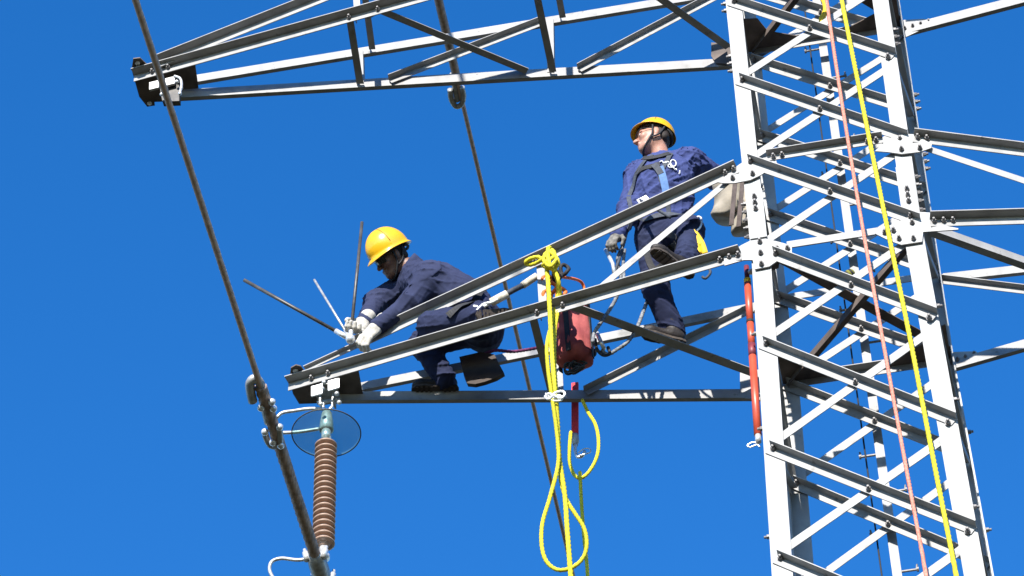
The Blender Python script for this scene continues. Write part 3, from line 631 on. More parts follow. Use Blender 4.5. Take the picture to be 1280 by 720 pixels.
def helmet(F, parent, tilt, mark, sc=1.0, lift=0.050):
    ct, st = math.cos(tilt), math.sin(tilt)
    G = Frame(F(0, -0.010, lift), F.f*ct+F.u*st, F.u*ct-F.f*st)
    N, R = 64, 14; V = []
    def pt(az, ph, inn=0.0):
        c, s = math.cos(az), math.sin(az)
        rx, ry, rz = 0.114-inn, 0.138-inn, 0.146-inn
        x, y, z = rx*s*math.cos(ph), ry*c*math.cos(ph), rz*math.sin(ph)
        rid = 0.007*math.exp(-(x/0.030)**2)*math.cos(ph)**0.3*(1 if ph > 0.35 else max(0, ph/0.35)) if inn == 0 else 0
        m = 1+rid/0.12
        m *= sc; return G(x*m, y*m, z*m)
    def rim(az, e, dz):
        c, s = math.cos(az), math.sin(az); br = 0.009+0.026*max(0, c)**1.5+0.012*max(0, -c)**3
        droop = -0.008-0.020*max(0, c)**2-0.014*max(0, -c)**2
        return G((0.113*sc+br*e)*s, (0.138*sc+br*e)*c, droop*e+dz)
    rings = []
    for i in range(R): rings.append([pt(2*math.pi*k/N, math.pi/2*(1-i/R)*0.999+0.0005) for k in range(N)])
    rings.append([pt(2*math.pi*k/N, 0.0) for k in range(N)])
    for e, dz in ((0.35, 0.0), (0.85, 0.0), (1.0, -0.002), (1.0, -0.006), (0.8, -0.007), (0.2, -0.006)): rings.append([rim(2*math.pi*k/N, e, dz) for k in range(N)])
    for i in range(R, -1, -2): rings.append([pt(2*math.pi*k/N, math.pi/2*(1-i/R)*0.999+0.0005, 0.004) for k in range(N)])
    V = [p for r in rings for p in r]
    Fc = [(i*N+k, (i+1)*N+k, (i+1)*N+(k+1) % N, i*N+(k+1) % N) for i in range(len(rings)-1) for k in range(N)]
    h = link_mesh('helmet', V, Fc, 'helmet_yellow', parent, True)
    # moulded groove line across the shell and small printed mark on the front
    MB().tube([pt(math.pi/2*1.15, ph)*0.0+G(0.1155*sc*math.cos(ph), 0.012, 0.1475*sc*math.sin(ph)) for ph in np.linspace(0.25, math.pi-0.25, 30)], 0.0022, 5).build('moulding_line', 'helmet_mark', h, True)
    if mark:
        c = G(0, 0.1345*sc, 0.034); MB().prism([c+G.r*a+G.u*b for a, b in ((-0.014, -0.012), (0.014, -0.012), (0.0, 0.014))], G.f*0.004).build('emblem', 'helmet_mark', h)
    # headband inside and chin strap
    MB().tube([G(0.095*math.sin(a), 0.118*math.cos(a), -0.012) for a in np.linspace(0, 2*math.pi, 40)], 0.009, 6, cap=False).build('headband', 'strap_black', h, True)
    for s in (-1, 1):
        MB().tube(spline([G(s*0.098, 0.02, -0.01), F(s*0.087, 0.014, -0.035), F(s*0.078, 0.03, -0.075), F(s*0.045, 0.062, -0.125), F(0, 0.072, -0.134)], 0.012), 0.0075, 6).build('chin_strap', 'strap_black', h, True)
        MB().tube(spline([G(s*0.095, -0.07, -0.01), F(s*0.088, -0.03, -0.045), F(s*0.080, 0.02, -0.072)], 0.012), 0.0075, 6).build('chin_strap', 'strap_black', h, True)
    MB().tube(spline([G(0.08, -0.09, -0.015), G(0.05, -0.125, -0.04), G(0, -0.132, -0.05), G(-0.05, -0.125, -0.04), G(-0.08, -0.09, -0.015)], 0.015), 0.011, 6).build('nape_strap', 'strap_black', h, True)
    return h
def glasses(F, parent, mat, frame):
    g = MB(); N = 15
    out = []
    for i in range(N):
        a = -1.05+2.1*i/(N-1); out.append((0.084*math.sin(a), 0.044+0.068*math.cos(a)))
    if mat:
        V = [F(x, y, z) for z in (0.022, -0.014) for x, y in out]+[F(x*0.97, y-0.003, z) for z in (0.022, -0.014) for x, y in out]
        Fc = [(i, i+1, N+i+1, N+i) for i in range(N-1)]+[(2*N+i+1, 2*N+i, 3*N+i, 3*N+i+1) for i in range(N-1)]
        link_mesh('safety_glasses', V, Fc, mat, parent, True)
    MB().tube([F(x*1.01, y+0.001, 0.023) for x, y in out], 0.0032, 6).build('glasses_frame', frame, parent, True)
    for s in (-1, 1): MB().tube([F(s*0.0745, 0.077, 0.021), F(s*0.084, 0.03, 0.018), F(s*0.084, -0.02, 0.014)], 0.0035, 6).build('glasses_arm', frame, parent, True)
def boot(parent, heel, toe, up, shin, name='boot'):
    heel = np.asarray(heel, float); toe = np.asarray(toe, float); F = Frame(heel, toe-heel, up); L = np.linalg.norm(toe-heel); k = L/0.29
    pr = [cone(F(0, 0.045*k, 0.055), F(0, 0.10*k, 0.055), 0.041, 0.046, 0.03), cone(F(0, 0.10*k, 0.055), F(0, 0.225*k, 0.046), 0.047, 0.044, 0.03, F.r, 1.25), ell(F(0, 0.24*k, 0.045), (0.046, 0.052*k, 0.035), F.ax(), 0.03),
          cone(F(0, 0.055*k, 0.07), F(0, 0.055*k, 0.07)+nrm(np.asarray(shin)-F(0, 0.055*k, 0.07))*0.13, 0.046, 0.052, 0.03)]
    b = sdf_obj(name, pr, 0.008, 'boot_leather', parent)
    out = [(0.0, -0.004), (0.028, 0.006), (0.037, 0.04), (0.034, 0.10), (0.040, 0.16), (0.048, 0.215), (0.042, 0.262), (0.020, 0.290), (0.0, 0.294)]
    ol = out+[(-x, y) for x, y in out[-2:0:-1]]
    s = MB().prism([F(x*1.04, y*k, 0.018) for x, y in ol], F.u*-0.020)
    s.build('sole', 'boot_sole', b)
    for j in range(9):
        y = 0.025+0.029*j
        if 3 <= j <= 4: continue
        w = 0.030 if j < 4 else 0.038
        MB().box(F(0, y*k, -0.006), F.ax(), (2*w, 0.016*k, 0.010)).build('tread', 'boot_sole', b)
    MB().tube(spline([F(-0.03, 0.13*k, 0.085), F(0.03, 0.13*k, 0.092), F(-0.03, 0.155*k, 0.080), F(0.03, 0.155*k, 0.086), F(-0.028, 0.18*k, 0.076), F(0.028, 0.18*k, 0.080)], 0.01), 0.0035, 5).build('lace', 'strap_black', b, True)
    return b
def glove(parent, wrist, d, palm, curl, mat, side, k=1.0):
    F = Frame(wrist, d, -np.asarray(palm, float)); pr = [cone(F(0, -0.05*k, 0), F(0, 0.02*k, 0), 0.042*k, 0.036*k, 0.02), ell(F(0, 0.055*k, 0), (0.046*k, 0.055*k, 0.024*k), F.ax(), 0.02)]
    for i, (x, L) in enumerate(((-0.034, 0.86), (-0.012, 1.0), (0.011, 0.95), (0.033, 0.78))):
        p = F(x*k, 0.095*k, 0.002); a = curl*0.35; dirv = F.f
        for j, sl in enumerate((0.046, 0.031, 0.025)):
            q = p+(F.f*math.cos(a)-F.u*math.sin(a)+F.r*x*1.5*(1-j))*sl*L*k
            pr.append(cone(p, q, (0.0125-0.001*j)*k, (0.0115-0.001*j)*k, 0.006)); p = q; a += curl*(0.9 if j == 0 else 0.7)
    p = F(-side*0.036*k, 0.02*k, -0.008); q = F(-side*0.066*k, 0.055*k, -0.026*k); r = F(-side*0.055*k, 0.09*k, -0.045*k)
    pr += [cone(p, q, 0.017*k, 0.0145*k, 0.012), cone(q, r, 0.014*k, 0.012*k, 0.008)]
    return sdf_obj('glove', pr, 0.0055, mat, parent, folds([(F(0, 0.04, 0), 0.1)], 5, 0.0022))

def make_person(J, cfg):
    """J: joints.  Returns (root, coverall prims, head frame)."""
    base = cfg['base']; root = empty('person', base, cfg['label'], 'person')
    hk = cfg.get('head', 1.0); F0 = Frame(J['head'], cfg['face'], cfg['crown']); F = Frame(J['head'], cfg['face'], cfg['crown']); F.k = hk
    sh = nrm(J['shL']-J['shR']); hp = nrm(J['hipL']-J['hipR']); mid = (J['chest']+J['pelvis'])/2+cfg.get('bend', A3(0, 0, 0))
    def figure(g, bk=1.0):                 # g: cloth thickness added to the limbs, bk: girth
        tors = [cone(J['pelvis'], mid, 0.160*bk+g, 0.160*bk+g, 0.06, hp, 1.32), cone(mid, J['chest'], 0.160*bk+g, 0.178*bk+g, 0.06, (sh+hp), 1.30), cone(J['chest'], (J['shL']+J['shR'])/2*0.5+J['neck']*0.5, 0.170*bk+g, 0.10+g, 0.06, sh, 1.35),
                cone(J['shR'], J['shL'], 0.070*bk+g, 0.070*bk+g, 0.06), cone(J['neck'], J['neck']+nrm(J['head']-J['neck'])*0.005, 0.062+g, 0.056+g, 0.04)]
        arms = []; legs_ = []
        for s in 'RL':
            arms += [cone(J['sh'+s], J['el'+s], 0.062*bk+g*1.6, 0.047*bk+g*1.8, 0.045), cone(J['el'+s], J['wr'+s], 0.047+g*1.8, 0.034+g*1.2, 0.03)]
            legs_ += [cone(J['hip'+s], J['knee'+s], 0.090*bk+g, 0.064*bk+g*1.3, 0.05), cone(J['knee'+s], J['ank'+s], 0.062*bk+g, 0.046+g*1.8, 0.03)]
        legs_ += [ell((J['hipL']+J['hipR'])/2-nrm(mid-J['pelvis'])*0.03, (0.165+g, 0.125+g, 0.12+g), (hp, np.cross(hp, A3(0, 0, 1)), A3(0, 0, 1)), 0.06)]
        return tors, arms, legs_
    t, a, l = figure(-0.016)
    hand = [cone(J['wr'+s], J['hand'+s], 0.028, 0.03, 0.02) for s in 'RL']; hand = [cone(J['wr'+s], J['wr'+s]*0.4+J['hand'+s]*0.6, 0.024, 0.018, 0.02) for s in 'RL']
    body = t+a+l+hand+head_prims(F0, J['neck'], hk)
    sdf_obj('body', body, 0.0068, cfg['skin'], root)
    t, a, l = figure(0.016, cfg.get('bulk', 1.12))
    jk = t+a
    cuffs = [cone(J['wr'+s]-nrm(J['wr'+s]-J['el'+s])*0.03, J['wr'+s], 0.052, 0.050, 0.012) for s in 'RL']
    col = [cone(J['neck']+nrm(J['head']-J['neck'])*0.005, J['neck']+nrm(J['head']-J['neck'])*0.022, 0.080, 0.084, 0.02), cone(J['neck']+nrm(J['head']-J['neck'])*0.028, J['neck']+nrm(J['head']-J['neck'])*0.12, 0.070, 0.095, 0.01, op='-')]
    jw = [(J['el'+s], 0.15) for s in 'RL']+[(J['sh'+s], 0.16) for s in 'RL']+[(mid, 0.22)]
    lw = [(J['knee'+s], 0.17) for s in 'RL']+[(J['hip'+s], 0.16) for s in 'RL']+[(J['ank'+s], 0.16) for s in 'RL']
    legp = l+[cone(J['ank'+s]+nrm(J['knee'+s]-J['ank'+s])*0.05, J['ank'+s], 0.064, 0.068, 0.02) for s in 'RL']
    waist = cone(J['pelvis']-nrm(mid-J['pelvis'])*0.02, J['pelvis']+nrm(mid-J['pelvis'])*0.05, 0.19, 0.19, 0.05, hp, 1.3)
    sdf_obj('jacket', jk+cuffs+col, 0.0085, cfg['top'], root, folds(jw, cfg['seed'], cfg.get('fold', 0.032)))
    sdf_obj('trousers', legp+[waist], 0.0085, cfg['legs'], root, folds(lw, cfg['seed']+1, 0.030))
    nd = nrm(J['head']-J['neck']); cb = J['neck']-nd*0.012; n_ = 28; cv = []
    sd_ = nrm(np.cross(nd, F.f)); fd_ = np.cross(sd_, nd)
    for r_, h_ in ((0.084, 0.0), (0.094, 0.030), (0.101, 0.058), (0.096, 0.060), (0.086, 0.030), (0.077, 0.0)):
        for k_ in range(n_):
            a_ = -2.75+5.5*k_/(n_-1); lift_ = 1.0-0.45*(abs(a_)/2.75)**3          # open at the throat
            cv.append(cb-fd_*math.cos(a_)*r_+sd_*math.sin(a_)*r_+nd*h_*lift_)
    link_mesh('collar', cv, [(i*n_+k_, i*n_+k_+1, (i+1)*n_+k_+1, (i+1)*n_+k_) for i in range(5) for k_ in range(n_-1)], cfg['top'], root, True)
    for s in (-1, 1):
        MB().ball(F(s*0.033, 0.086, 0.006), 0.0125, 8).build('eye', 'eye_white', root, True)
    # hair at the nape
    sdf_obj('hair', [ell(F(0, -0.03, 0.03), (0.081*hk, 0.088*hk, 0.085*hk), F.ax()), cone(F(-0.05, -0.06, -0.03), F(0.05, -0.06, -0.03), 0.035, 0.035, 0.03), cone(F(0, 0.16, -0.2), F(0, 0.16, 0.2), 0.13, 0.13, 0.01, op='-')], 0.008, 'hair_dark', root)
    return root, jk+cuffs, legp, F

# ------------------------------------------------------------------ the standing man
J1 = dict(ankR=at(842, 415, y=.15), kneeR=at(819, 360, y=-.03), hipR=at(816, 298, y=-.11), hipL=at(846, 292, y=-.12), kneeL=at(864, 288, y=-.43), ankL=at(858, 324, y=-.515),
          pelvis=at(831, 284, y=-.12), chest=at(827, 226, y=-.23), neck=at(828, 205, y=-.21), head=at(817, 175, y=-.27), shR=at(798, 221, y=-.15), shL=at(862, 203, y=-.19),
          elR=at(788, 262, y=-.22), wrR=at(772, 293, y=-.345), handR=at(763, 304, y=-.38), elL=at(895, 221, y=.02), wrL=at(926, 233, y=.18), handL=at(938, 235, y=.24))
p1, jk1, lg1, F1 = make_person(J1, dict(base=(-1.28, 0.12, 0.07), label='man in blue coverall and yellow helmet standing with one arm round the tower leg', face=A3(-0.96, -0.22, 0.02), crown=A3(0.10, 0.10, 1),
     skin='skin', top='coverall_blue', legs='trouser_navy', seed=11, head=1.12, fold=0.042))
helmet(F1, p1, 0.20, False, 1.0, 0.058); glasses(F1, p1, 'clear_lens', 'strap_black')
boot(p1, at(857, 431, z=0.075), at(803, 418, z=0.075), A3(0, 0, 1), J1['kneeR'])
boot(p1, at(866, 347, z=0.062), at(815, 313, z=0.075), A3(0.05, 0.08, 1), J1['kneeL'])
glove(p1, J1['wrR'], J1['handR']-J1['wrR'], A3(0.4, 0.9, 0.1), 1.0, 'glove_dirty', 1)
glove(p1, J1['wrL'], J1['handL']-J1['wrL'], A3(0, -0.6, -0.4), 0.8, 'glove_dirty', -1)
yc = lambda px, py: at(px, py, y=-0.36)
strap('harness_strap', [yc(838, 196), yc(833, 208), yc(826, 222), yc(832, 240), yc(836, 262), yc(834, 285)], jk1, 0.032, 'strap_grey', p1)
strap('harness_strap', [yc(818, 200), yc(805, 210), yc(790, 222), yc(783, 236), yc(790, 252), yc(800, 266), yc(806, 285)], jk1, 0.032, 'strap_grey', p1)
strap('chest_strap', [yc(793, 218), yc(806, 214), yc(818, 213), yc(826, 211)], jk1, 0.035, 'strap_black', p1)
strap('harness_belt', [yc(794, 262), yc(810, 262), yc(830, 258), yc(850, 254), yc(866, 250)], jk1+lg1, 0.042, 'strap_grey', p1, off=0.016)
strap('strap_pad', [yc(826, 214), yc(829, 224), yc(832, 236), yc(834, 244)], jk1, 0.052, 'strap_blue', p1, off=0.014)
strap('strap_pad', [yc(820, 212), yc(824, 216), yc(827, 221)], jk1, 0.045, 'strap_grey', p1, off=0.016)
strap('leg_strap', [at(818, 290, y=-.3), at(828, 302, y=-.4), at(838, 308, y=-.5), at(850, 310, y=-.5)], lg1, 0.045, 'strap_black', p1)
strap('leg_strap', [at(795, 300, y=-.3), at(805, 316, y=-.3), at(818, 322, y=-.3), at(828, 318, y=-.3)], lg1, 0.045, 'strap_black', p1)
strap('collar_strap', [yc(806, 201), yc(816, 205), yc(826, 204), yc(836, 198)], jk1, 0.04, 'strap_black', p1, off=0.012)
# white ring and two rows of embroidered strokes on the chest
def stitch(pts, r=0.0042):
    P = spline([at(a, b, y=-0.36) for a, b in pts], 0.006)
    for _ in range(5):
        e = 1e-3; G = np.stack([(sdf_at(jk1, P+np.eye(3)[i]*e)-sdf_at(jk1, P-np.eye(3)[i]*e))/(2*e) for i in range(3)], -1); G /= np.linalg.norm(G, axis=1)[:, None]+1e-9
        P = P-G*(sdf_at(jk1, P)-0.012)[:, None]
    return P, r
em = MB()
for pts in ([(840+3.2*math.cos(a), 209+3.0*math.sin(a)) for a in np.linspace(0, 6.3, 14)], [(826, 210), (828, 208.6), (830, 210.6), (832, 209)], [(832, 210.5), (833.3, 208.8), (835.5, 209.6)],
            [(834, 212), (836, 210.8), (838, 213), (836, 213.8), (834.2, 212.5)], [(838.5, 213.8), (840, 212.4), (841.5, 214.4)], [(842, 215), (843.5, 213.6), (844.5, 215.2)], [(848.8, 214.5), (849, 217.4), (847.5, 217.6)]):
    P_, r_ = stitch(pts); em.tube(P_, r_, 6)
em.build('chest_emblem', 'white_print', p1, True)

# ------------------------------------------------------------------ the crouching man
J2 = dict(ankR=at(556, 474, y=.20), kneeR=at(530, 430, y=.10), hipR=at(602, 407, y=.03), hipL=at(592, 398, y=-.15), kneeL=at(540, 408, y=-.29), ankL=at(600, 392, y=-.34),
          pelvis=at(596, 398, y=-.07), chest=at(549, 364, y=-.13), neck=at(518, 336, y=-.16), head=at(489, 322, y=-.22), shL=at(538, 349, y=-.29), shR=at(506, 360, y=.0),
          elL=at(513, 379, y=-.30), wrL=at(472, 408, y=-.30), handL=at(455, 424, y=-.31), elR=at(470, 380, y=-.05), wrR=at(455, 402, y=-.21), handR=at(443, 416, y=-.26))
p2, jk2, lg2, F2 = make_person(J2, dict(base=(-2.88, 0.2, 0.07), label='crouching man in dark navy coverall and yellow helmet gripping metal spikes with white gloves', face=A3(-0.76, -0.16, -0.60), crown=A3(-0.36, -0.62, 0.62),
     head=1.08, skin='skin_tan', top='coverall_navy', legs='trouser_navy', seed=23, bulk=1.24, bend=A3(0.02, 0, 0.025)))
helmet(F2, p2, 0.0, True, 1.16); glasses(F2, p2, 'lens_dark', 'lens_dark')
boot(p2, at(573, 487, z=0.062), at(515, 488, z=0.062), A3(0, 0, 1), J2['kneeR'])
bh = at(596, 393, y=-.40); boot(p2, bh, bh+A3(0.235, 0.13, 0.075), A3(0.18, 0.80, 0.55), J2['kneeL'])
glove(p2, J2['wrL'], J2['handL']-J2['wrL'], A3(-0.3, 0.6, -0.6), 1.1, 'glove_pale', -1, 1.35)
glove(p2, J2['wrR'], J2['handR']-J2['wrR'], A3(-0.2, -0.6, -0.6), 1.1, 'glove_pale', 1, 1.35)
strap('harness_belt', [at(560, 395, y=-.4), at(575, 385, y=-.4), at(590, 375, y=-.4), at(600, 370, y=-.2)], jk2+lg2, 0.05, 'strap_black', p2, off=0.014)
strap('leg_strap', [at(600, 455, y=-.1), at(607, 447, y=-.2), at(612, 437, y=-.3)], lg2, 0.05, 'web_red', p2, off=0.012)

# ------------------------------------------------------------------ things on the crossarm
hub = at(438, 424, y=-0.30)
spk = empty('bird_spikes', hub, 'fan of straight grey metal rods held at the crossarm tip', 'spikes')
for (a, b, y), r, m in (((305, 350, -0.55), 0.0130, 'rod_dark'), ((393, 350, -0.05), 0.009, 'fitting_metal'), ((452.5, 278, -0.30), 0.0125, 'rod_dark')):
    e = at(a, b, y=y); MB().tube([hub, hub+(e-hub)*0.14], r*1.5, 8).build('ferrule', 'bright_metal', spk, True); MB().tube([hub+(e-hub)*0.08, e], r, 8).build('rod', m, spk, True)
MB().ball(hub, 0.035, 8).build('hub', 'bright_metal', spk, True)

def hang(px, py, y): return at(px, py, y=y)
# yellow hank tied over the upper chord
yr = empty('yellow_rope_hank', at(690, 330, y=-0.42), 'thick yellow rope knotted over the crossarm chord and hanging in a long loop', 'rope')
YH = P(Aa, 690)[1]-0.12; YB = P(Ba, 688)[1]-0.09
def yrope(pts, r=0.0185): return rope('rope_strand', [at(a, b, y=y) for a, b, y in pts], r, 'yellow_rope', yr)
yrope([(683, 330, YB), (685, 350, YB), (686.5, 372, YH), (688, 400, YH), (690, 440, YH), (693, 480, YH), (697, 530, YH), (699, 570, YH), (706, 618, YH), (709, 660, YH), (712, 700, YH), (715, 745, YH), (716, 800, YH)], 0.0155)
yrope([(690, 335, YB), (697, 352, YB+.05), (697, 370, YB+.12), (694, 385, YH+.12), (691, 400, YH+.10), (684, 430, YH+.05), (685, 460, YH+.02), (689, 490, YH-.03), (696, 540, YH-.03), (698, 578, YH-.04), (688, 620, YH-.04), (678, 655, YH-.03), (677.5, 684, YH-.02), (684, 703, YH), (698, 712.5, YH), (716, 709, YH), (729, 697, YH), (733.5, 680, YH), (730, 660, YH), (719, 642, YH), (709, 626, YH+.03), (702, 605, YH+.03), (699, 580, YH+.03), (698, 545, YH+.03), (696, 500, YH+.05), (693, 450, YH+.06), (694, 410, YH+.1), (700, 375, YB+.1), (698, 350, YB), (692, 335, YB)], 0.013)
yrope([(728, 500, .22), (735, 515, .2), (744, 530, .18), (748, 548, .16), (747, 568, .15), (739, 586, .15), (728, 597, .15), (719, 595, .15), (712.5, 580, .16), (712, 560, .18), (713.5, 540, .2)], 0.012)
yrope([(725, 590, .15), (727, 630, .15), (730, 670, .14), (734, 710, .13), (737, 760, .12)], 0.012)
kc = at(686, 325, y=YB)
yrope([(685, 335, YB), (675, 322, YB-.03), (664, 323, YB-.02), (657, 327.5, YB), (660, 331, YB+.02), (670, 329, YB), (681, 322, YB-.05), (690, 313, YB-.03), (693, 320, YB-.05), (684, 327, YB-.06), (679, 332, YB-.04), (690, 336, YB-.02), (698, 329, YB-.04), (692, 318, YB-.06), (683, 316, YB-.04), (680, 326, YB-.05), (688, 333, YB-.06), (696, 324, YB-.07)], 0.0135)
yrope([(689, 312, YB+.05), (686, 310, YB), (685, 318, YB-.05), (687, 330, YB-.06), (692, 338, YB-.02), (695, 332, YB+.06)], 0.015)

# red tool bag hanging inside the arm
bx, by = at(717, 400, y=0.0), 0.0
bag = empty('tool_bag', at(718, 470, y=-0.02), 'dusty red cylindrical canvas tool bag hanging under the yellow rope knot', 'bag')
bt, bb = at(714, 388, y=-0.05), at(719, 452, y=-0.02); ax_ = nrm(bb-bt); Lb = np.linalg.norm(bb-bt)
bt0 = bt
def bagmesh():
    m = MB(); pr = [(0.105, -0.02), (0.118, 0.0), (0.121, 0.06), (0.118, Lb*0.5), (0.125, Lb*0.8), (0.127, Lb*0.90), (0.118, Lb*0.97), (0.10, Lb+0.004), (0.06, Lb+0.02), (0.0, Lb+0.022)]
    m.lathe(bt0, ax_, pr, 36, cap=False); V = np.array(m.v)
    ang = np.arctan2(V[:, 1]-bt0[1], V[:, 0]-bt0[0]); V[:, :2] += (np.stack([np.cos(ang), np.sin(ang)], 1)*(0.011*np.sin(3*ang+V[:, 2]*13)+0.008*np.sin(7*ang-V[:, 2]*27))[:, None]); m.v = V.tolist(); return m
bagmesh().build('bag_body', 'bag_red', bag, True)
MB().lathe(bt0, ax_, [(0.119, -0.035), (0.127, -0.03), (0.128, 0.02), (0.119, 0.028)], 36, cap=False).build('bag_rim', 'bag_orange', bag, True)
for da in (-1.75, -0.2, 2.6):
    e = A3(math.cos(da), math.sin(da), 0); MB().prism([bt0+e*0.128+np.cross(e, ax_)*s*0.018+ax_*t for s, t in ((-1, -0.04), (1, -0.04), (1, Lb+0.012), (-1, Lb+0.012))], e*0.006).build('bag_strap', 'strap_black', bag)
b = MB()
for k in range(5):
    c = bb+A3(0.03*math.cos(k*1.3), 0.03*math.sin(k*1.3)-0.02, -0.05-0.012*k); b.tube([c+A3(0.05*math.cos(t), 0.015*math.sin(2*t), 0.035*math.sin(t)) for t in np.linspace(0, 6.28, 18)], 0.0085, 6, cap=False)
b.build('bottom_shackles', 'strap_black', bag, True)
for s in (-1, 1): MB().tube(spline([bt0+A3(s*0.10, -0.02, 0.03), bt0+A3(s*0.09, -0.06, 0.20), at(692+s*5, 345, y=YB+.1)], 0.02), 0.011, 8).build('bag_sling', 'bag_orange', bag, True)
for a, c, m in ((697, 345, 'strap_black'), (706, 337, 'strap_black'), (691, 360, 'bag_orange'), (683, 352, 'bag_orange'), (702, 366, 'bag_orange'), (690, 379, 'bag_orange'), (684, 370, 'bag_orange'), (703, 380, 'bag_orange')):
    q = at(a, c, y=YB+.14); MB().tube([q+A3(0.028*math.cos(t), 0.012*math.sin(t*2), 0.045*math.sin(t)) for t in np.linspace(0, 6.28, 20)], 0.014, 7, cap=False).build('sling_loop', m, bag, True)
# red hoist strap with its hook below the back chord
hs_ = empty('hoist_strap', at(718, 545, y=0.3), 'short red webbing strap with a steel hook hanging below the tool bag', 'strap')
yS = P(Ca, 718)[1]+0.06
s0, s1 = at(718.5, 478, y=yS), at(718.5, 545, y=yS)
MB().prism([s0+A3(-0.024, 0, 0), s0+A3(0.024, 0, 0), s1+A3(0.024, 0, 0), s1+A3(-0.024, 0, 0)], A3(0, 0.02, 0)).build('webbing', 'web_red', hs_)
MB().lathe(s1+A3(0, 0.01, 0.02), DN, [(0.024, 0), (0.028, 0.02), (0.028, 0.07), (0.018, 0.085), (0.018, 0.10)], 12).build('swivel', 'fitting_metal', hs_, True)
hk = [(719.5, 556), (719, 564), (722, 571), (728, 570), (731, 564)]
MB().tube(spline([at(a, c, y=yS) for a, c in hk], 0.01), [0.012]*len(spline([at(a, c, y=yS) for a, c in hk], 0.01)), 8).build('hook', 'bright_metal', hs_, True)
MB().tube(spline([at(a, c, y=yS-.02) for a, c in [(723, 566), (730, 561), (737, 561), (738, 565), (730, 568), (724, 569)]], 0.01), 0.005, 6).build('latch', 'bright_metal', hs_, True)

# tail ropes in front of the tower's front face
YT = -WY-0.30
def tail(name, pts, r, mat, label):
    P0 = [at(a, c, y=YT) for a, c in pts]
    t0 = P0[0]+(P0[0]-P0[1])/np.linalg.norm(P0[0]-P0[1])*3.0; d = P0[-1]-P0[-2]; t1 = P0[-1]+d/np.linalg.norm(d)*3.0
    e = A3(t1[0]+0.35, t1[1]-0.4, -ZA+0.02)
    o = rope(name, [t0]+P0+[t1, (t1+e)/2, e], r, mat, None, step=0.014); return tag(o, label, 'rope')
tail('hauling_rope', [(1033, 0), (1048, 100), (1064, 200), (1080, 294), (1103.5, 425), (1130, 570), (1158, 720)], 0.0122, 'pink_rope', 'thin salmon pink rope hanging in front of the tower face')
tail('hauling_rope', [(1052, 0), (1072, 100), (1092, 200), (1114, 308), (1138, 425), (1165, 565), (1195.5, 720)], 0.0150, 'yellow_rope', 'taut bright yellow rope hanging in front of the tower face')

# red telescopic stick beside the front leg
hst = empty('hot_stick', at(948, 555, y=-0.50), 'long red insulated stick hanging upright beside the tower leg', 'pole')
q0, q1 = at(933, 333, y=-0.52), at(947.5, 546, y=-0.52); qd = q1-q0
for t0, t1, r, m, nm in ((0.0, 0.08, 0.017, 'stick_dark', 'hanging_cord'), (0.08, 0.105, 0.024, 'strap_yellow', 'collar'), (0.105, 0.33, 0.024, 'stick_red', 'pole_section'), (0.33, 0.345, 0.026, 'strap_black', 'collar'), (0.345, 0.47, 0.024, 'stick_red', 'pole_section'), (0.47, 0.54, 0.026, 'stick_dark', 'grip'), (0.54, 0.99, 0.0255, 'stick_red', 'pole_section'), (0.985, 1.03, 0.020, 'bright_metal', 'end_fitting')):
    MB().tube([q0+qd*t0, q0+qd*t1], r, 16).build(nm, m, hst, True)
MB().tube(spline([at(a, c, y=-0.52) for a, c in [(951, 548), (946, 553), (940, 553), (934, 557), (938, 559), (946, 556), (950, 559)]], 0.01), 0.006, 6).build('hook', 'bright_metal', hst, True)
MB().ball(q0+qd*0.05+A3(0.03, -0.02, 0), 0.022, 8).build('cord_lock', 'bright_metal', hst, True)

# canvas bucket hung behind the front leg
bk = empty('tool_bucket', at(912, 300, y=-0.3), 'beige canvas tool bucket with brown straps hanging beside the tower leg', 'bucket')
def bucket(c0, c1, r0, r1, name):
    a = nrm(c1-c0); L = np.linalg.norm(c1-c0)
    m = MB().lathe(c0, a, [(r0-0.008, 0.03), (r0, 0.0), (r0*1.01, 0.02)]+[(r0+(r1-r0)*t+0.006*math.sin(t*9), L*t) for t in (0.15, 0.3, 0.45, 0.6, 0.75)]+[ (r1, L*0.94), (r1*0.93, L), (0.0, L+0.004)], 32, cap=False)
    V = np.array(m.v); c = c0+a*(L/2); q = V-c; q -= np.outer(q@a, a); V = V+q*(0.10*np.sin(V[:, 0]*31+V[:, 2]*17)+0.07*np.sin(V[:, 2]*43+V[:, 1]*29))[:, None]-A3(0, 0, 1)*(0.02*np.sin(V[:, 0]*22))[:, None]
    m.v = V.tolist(); return m.build(name, 'canvas', bk, True), a
c0, c1 = at(913, 226, y=-0.26), at(913, 272, y=-0.16); ob, ba = bucket(c0, c1, 0.118, 0.128, 'bucket_wall')
c2_, c3_ = at(930, 240, y=-0.20), at(930, 290, y=-0.12); bucket(c2_, c3_, 0.085, 0.095, 'side_pocket')
for e0, wd_ in (((919, 226), 0.03), ((928, 228), 0.03)):
    f0 = at(e0[0], e0[1], y=-0.42); f1 = at(e0[0]-5 if wd_ else 0, e0[1]+55, y=-0.31)
    MB().prism([f0+A3(-0.016, 0, 0), f0+A3(0.016, 0, 0), f1+A3(0.016, 0, 0), f1+A3(-0.016, 0, 0)], A3(0, 0.006, 0)).build('bucket_strap', 'strap_brown', ob)
# tool pouch under the crouching man's belt
po = MB(); pts = [(574, 446), (600, 440), (618, 443), (624, 455), (630, 466), (620, 472), (606, 477), (594, 480), (584, 479), (580, 470), (577, 458)]
yp = 0.02
pch = MB().prism([at(a, c, y=yp) for a, c in pts], A3(0, 0.035, 0.0)).build('tool_pouch', 'leather_brown_shaded'); tag(pch, 'shade-darkened brown leather tool pouch hanging below the crouching man', 'pouch')
